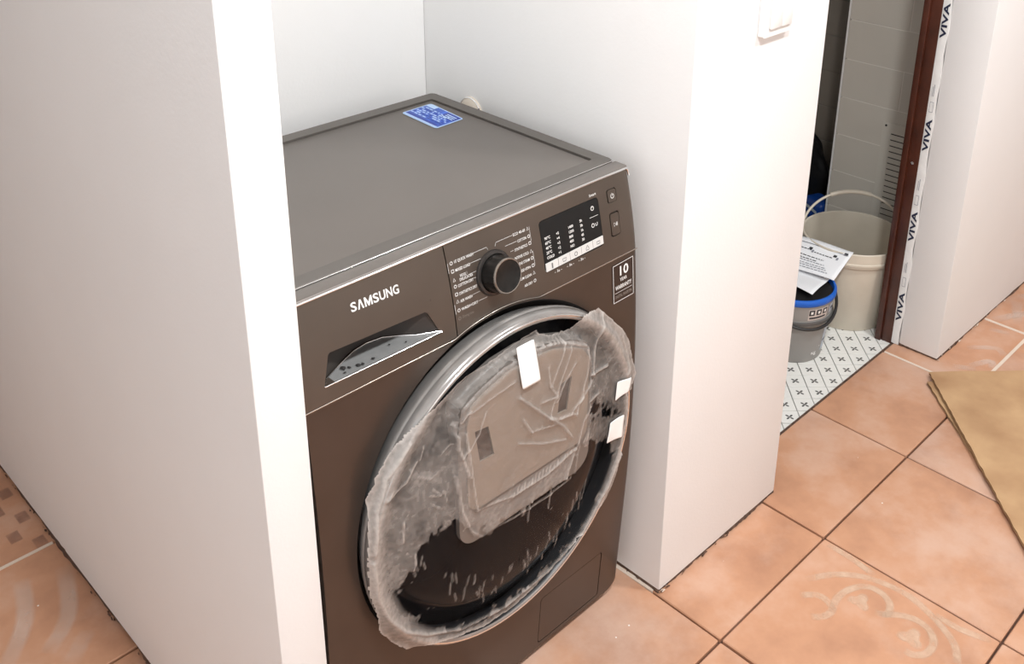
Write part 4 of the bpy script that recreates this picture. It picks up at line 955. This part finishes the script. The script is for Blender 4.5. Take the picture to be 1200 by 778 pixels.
P(paper(PC, 'sheet', '', .004, 1), pp)
sf = surf(PC, .004)
def pstrip(u0, u1, v0, v1, m, name='printed_line'):
    mb = MB(); n = 8; vs = []
    for k in range(n+1):
        u = u0+(u1-u0)*k/n
        vs += [sf(u, v0, .0012), sf(u, v1, .0012)]
    mb.pd(vs, [(2*k, 2*k+1, 2*k+3, 2*k+2) for k in range(n)]); return P(mb.build(name, m), pp)
pstrip(.05, .97, .155, .172, M['inkgrey']); pstrip(.05, .6, .160, .168, M['ink'])
for k, (u0, u1, v) in enumerate(((.25, .45, .33), (.5, .78, .36), (.2, .7, .52), (.2, .62, .60), (.25, .75, .66), (.2, .8, .74), (.3, .82, .80), (.2, .86, .87))):
    u = u0
    while u < u1:
        l = random.uniform(.02, .06); pstrip(u, min(u+l, u1), v, v+.022, M['inkgrey'] if k > 3 else M['ink']); u += l+.012
pstrip(.90, .955, .10, .185, M['ink'], 'printed_icon'); pstrip(.91, .945, .115, .165, M['inkgrey'], 'printed_icon')
for u in (.40, .78): pstrip(u, u+.05, .26, .33, M['ink'], 'printed_icon'); pstrip(u+.06, u+.09, .32, .40, M['inkgrey'], 'printed_icon')
PC2 = [(.9187, .168, .1865), (1.018, .178, .1890), (1.03, .300, .1900), (.93, .300, .1870)]
p2 = paper(PC2, 'folded_paper', '', -.001, 2); tag(p2, 'blank white paper corner sticking out under the instruction sheet', 'paper')

# black bag and blue package at the back of the bathroom
def lump(name, c, r, m, seed, sz=1.0, amp=.18, f=5):
    mb = MB(); bmesh.ops.create_icosphere(mb.bm, subdivisions=5, radius=1.0); rg = np.random.default_rng(seed); ph = rg.uniform(0, 6, 9)
    for v in mb.bm.verts:
        d = v.co.normalized()
        k = 1+amp*(math.sin(f*d.x+ph[0])*math.sin(f*1.3*d.y+ph[1])+.6*math.sin(f*2.1*d.z+ph[2]+2*d.x)+.5*abs(math.sin(f*1.9*(d.x+d.y)+ph[3])))/2
        v.co = Vector((d.x*r[0]*k, d.y*r[1]*k, max(-r[2]*.9, d.z*r[2]*k)))
    o = mb.build(name, m, None, 60); o.location = c; return o
b1 = lump('rubbish_bag', (1.548, .545, .152), (.075, .085, .175), M['bag'], 3); tag(b1, 'crumpled black plastic bag in the dark bathroom corner', 'bag')
bb = empty('blue_package', (1.435, .50, BZ)); tag(bb, 'glossy blue package with white strokes in front of the black bag', 'package')
mb = MB(); mb.box((-.035, -.045, 0), (.035, .045, .165), .016, 3)
for v in mb.bm.verts: v.co.x += .004*math.sin(40*v.co.z); v.co.y += .003*math.sin(55*v.co.z+1)
o = mb.build('pouch', M['bluebag'], bb, 60)
mb = MB()
for (a, b) in (((-.030, .055), (.02, .125)), ((.015, .06), (-.028, .118)), ((-.034, .135), (.03, .145))):
    a = Vector((0, a[0], a[1])); b = Vector((0, b[0], b[1])); t = (b-a).normalized(); n_ = Vector((0, -t.z, t.y))*.005
    vs = []
    for k in range(9):
        p = a.lerp(b, k/8); x = -.0352+.004*math.sin(40*p.z)-.0006
        for q in (p-n_, p+n_): vs.append((x, q.y, q.z))
    mb.pd(vs, [(2*k, 2*k+1, 2*k+3, 2*k+2) for k in range(8)])
mb.build('white_print', M['patch'], bb)
bb.location = (1.50, .485, BZ); bb.rotation_euler = (0, 0, math.radians(-20))
b1.location = (1.565, .60, .152)

# flattened cardboard sheets lying on the floor at the right
def card(name, c, d1, d2, l1, l2, z, th, label, seed):
    rg = np.random.default_rng(seed); d1 = Vector((*d1, 0)).normalized(); d2 = Vector((*d2, 0)).normalized(); e = empty(name, (c[0], c[1], z)); tag(e, label, 'cardboard', 'cardboard sheets on the floor')
    n1, n2 = 60, 12
    def pos(i, j, zz):
        u, v = i/n1, j/n2; p = Vector((c[0], c[1], 0)) + d1*l1*u + d2*l2*v
        if j == 0: p += d2*float(rg.uniform(-.0015, .0015))
        return p + Vector((0, 0, zz + .003*math.sin(3*u+seed)**2*(1-v)+.0015*math.sin(9*v)**2))
    rg2 = rg.uniform(-.0014, .0014, n1+1)
    for layer, (a, b, m) in dict(liner_top=(th*.8, th, 'card'), core=(th*.2, th*.8, 'cardedge'), liner_bottom=(0, th*.2, 'card')).items():
        mb = MB(); vs = []; ins = .0016 if layer == 'core' else 0
        for zz in (a, b):
            for i in range(n1+1):
                for j in range(n2+1):
                    u, v = i/n1, j/n2
                    p = Vector((c[0], c[1], 0)) + d1*(ins+(l1-2*ins)*u) + d2*(ins+(l2-2*ins)*v)
                    if j == 0: p += d2*float(rg2[i])*(1 if layer != 'core' else .4)
                    vs.append((p.x, p.y, z + zz + .0035*math.sin(3*u+seed)**2*(1-v)+.0015*math.sin(9*v)**2))
        s_ = (n1+1)*(n2+1); ix = lambda i, j: i*(n2+1)+j
        fs = []
        for i in range(n1):
            for j in range(n2):
                q = (ix(i, j), ix(i+1, j), ix(i+1, j+1), ix(i, j+1)); fs.append(tuple(s_+k for k in q)); fs.append(q[::-1])
        per = [ix(i, 0) for i in range(n1)]+[ix(n1, j) for j in range(n2)]+[ix(i, n2) for i in range(n1, 0, -1)]+[ix(0, j) for j in range(n2, 0, -1)]
        for k in range(len(per)): a_, b_ = per[k], per[(k+1) % len(per)]; fs.append((a_, b_, s_+b_, s_+a_))
        mb.pd(vs, fs); P(mb.build(layer, M[m], None, 30), e)
    return e
card('cardboard_sheet', (1.036, -.102), (-.3397, -.3509), (.74, -.67), .72, .45, .0006, .005, 'lower brown cardboard sheet, its dark edge showing under the upper one', 2)
card('cardboard_sheet', (1.0665, -.0905), (-.4255, -.3951), (.179, -.1638), .74, .50, .0082, .0055, 'upper light brown cardboard sheet lying on the tiles by the right wall', 1)
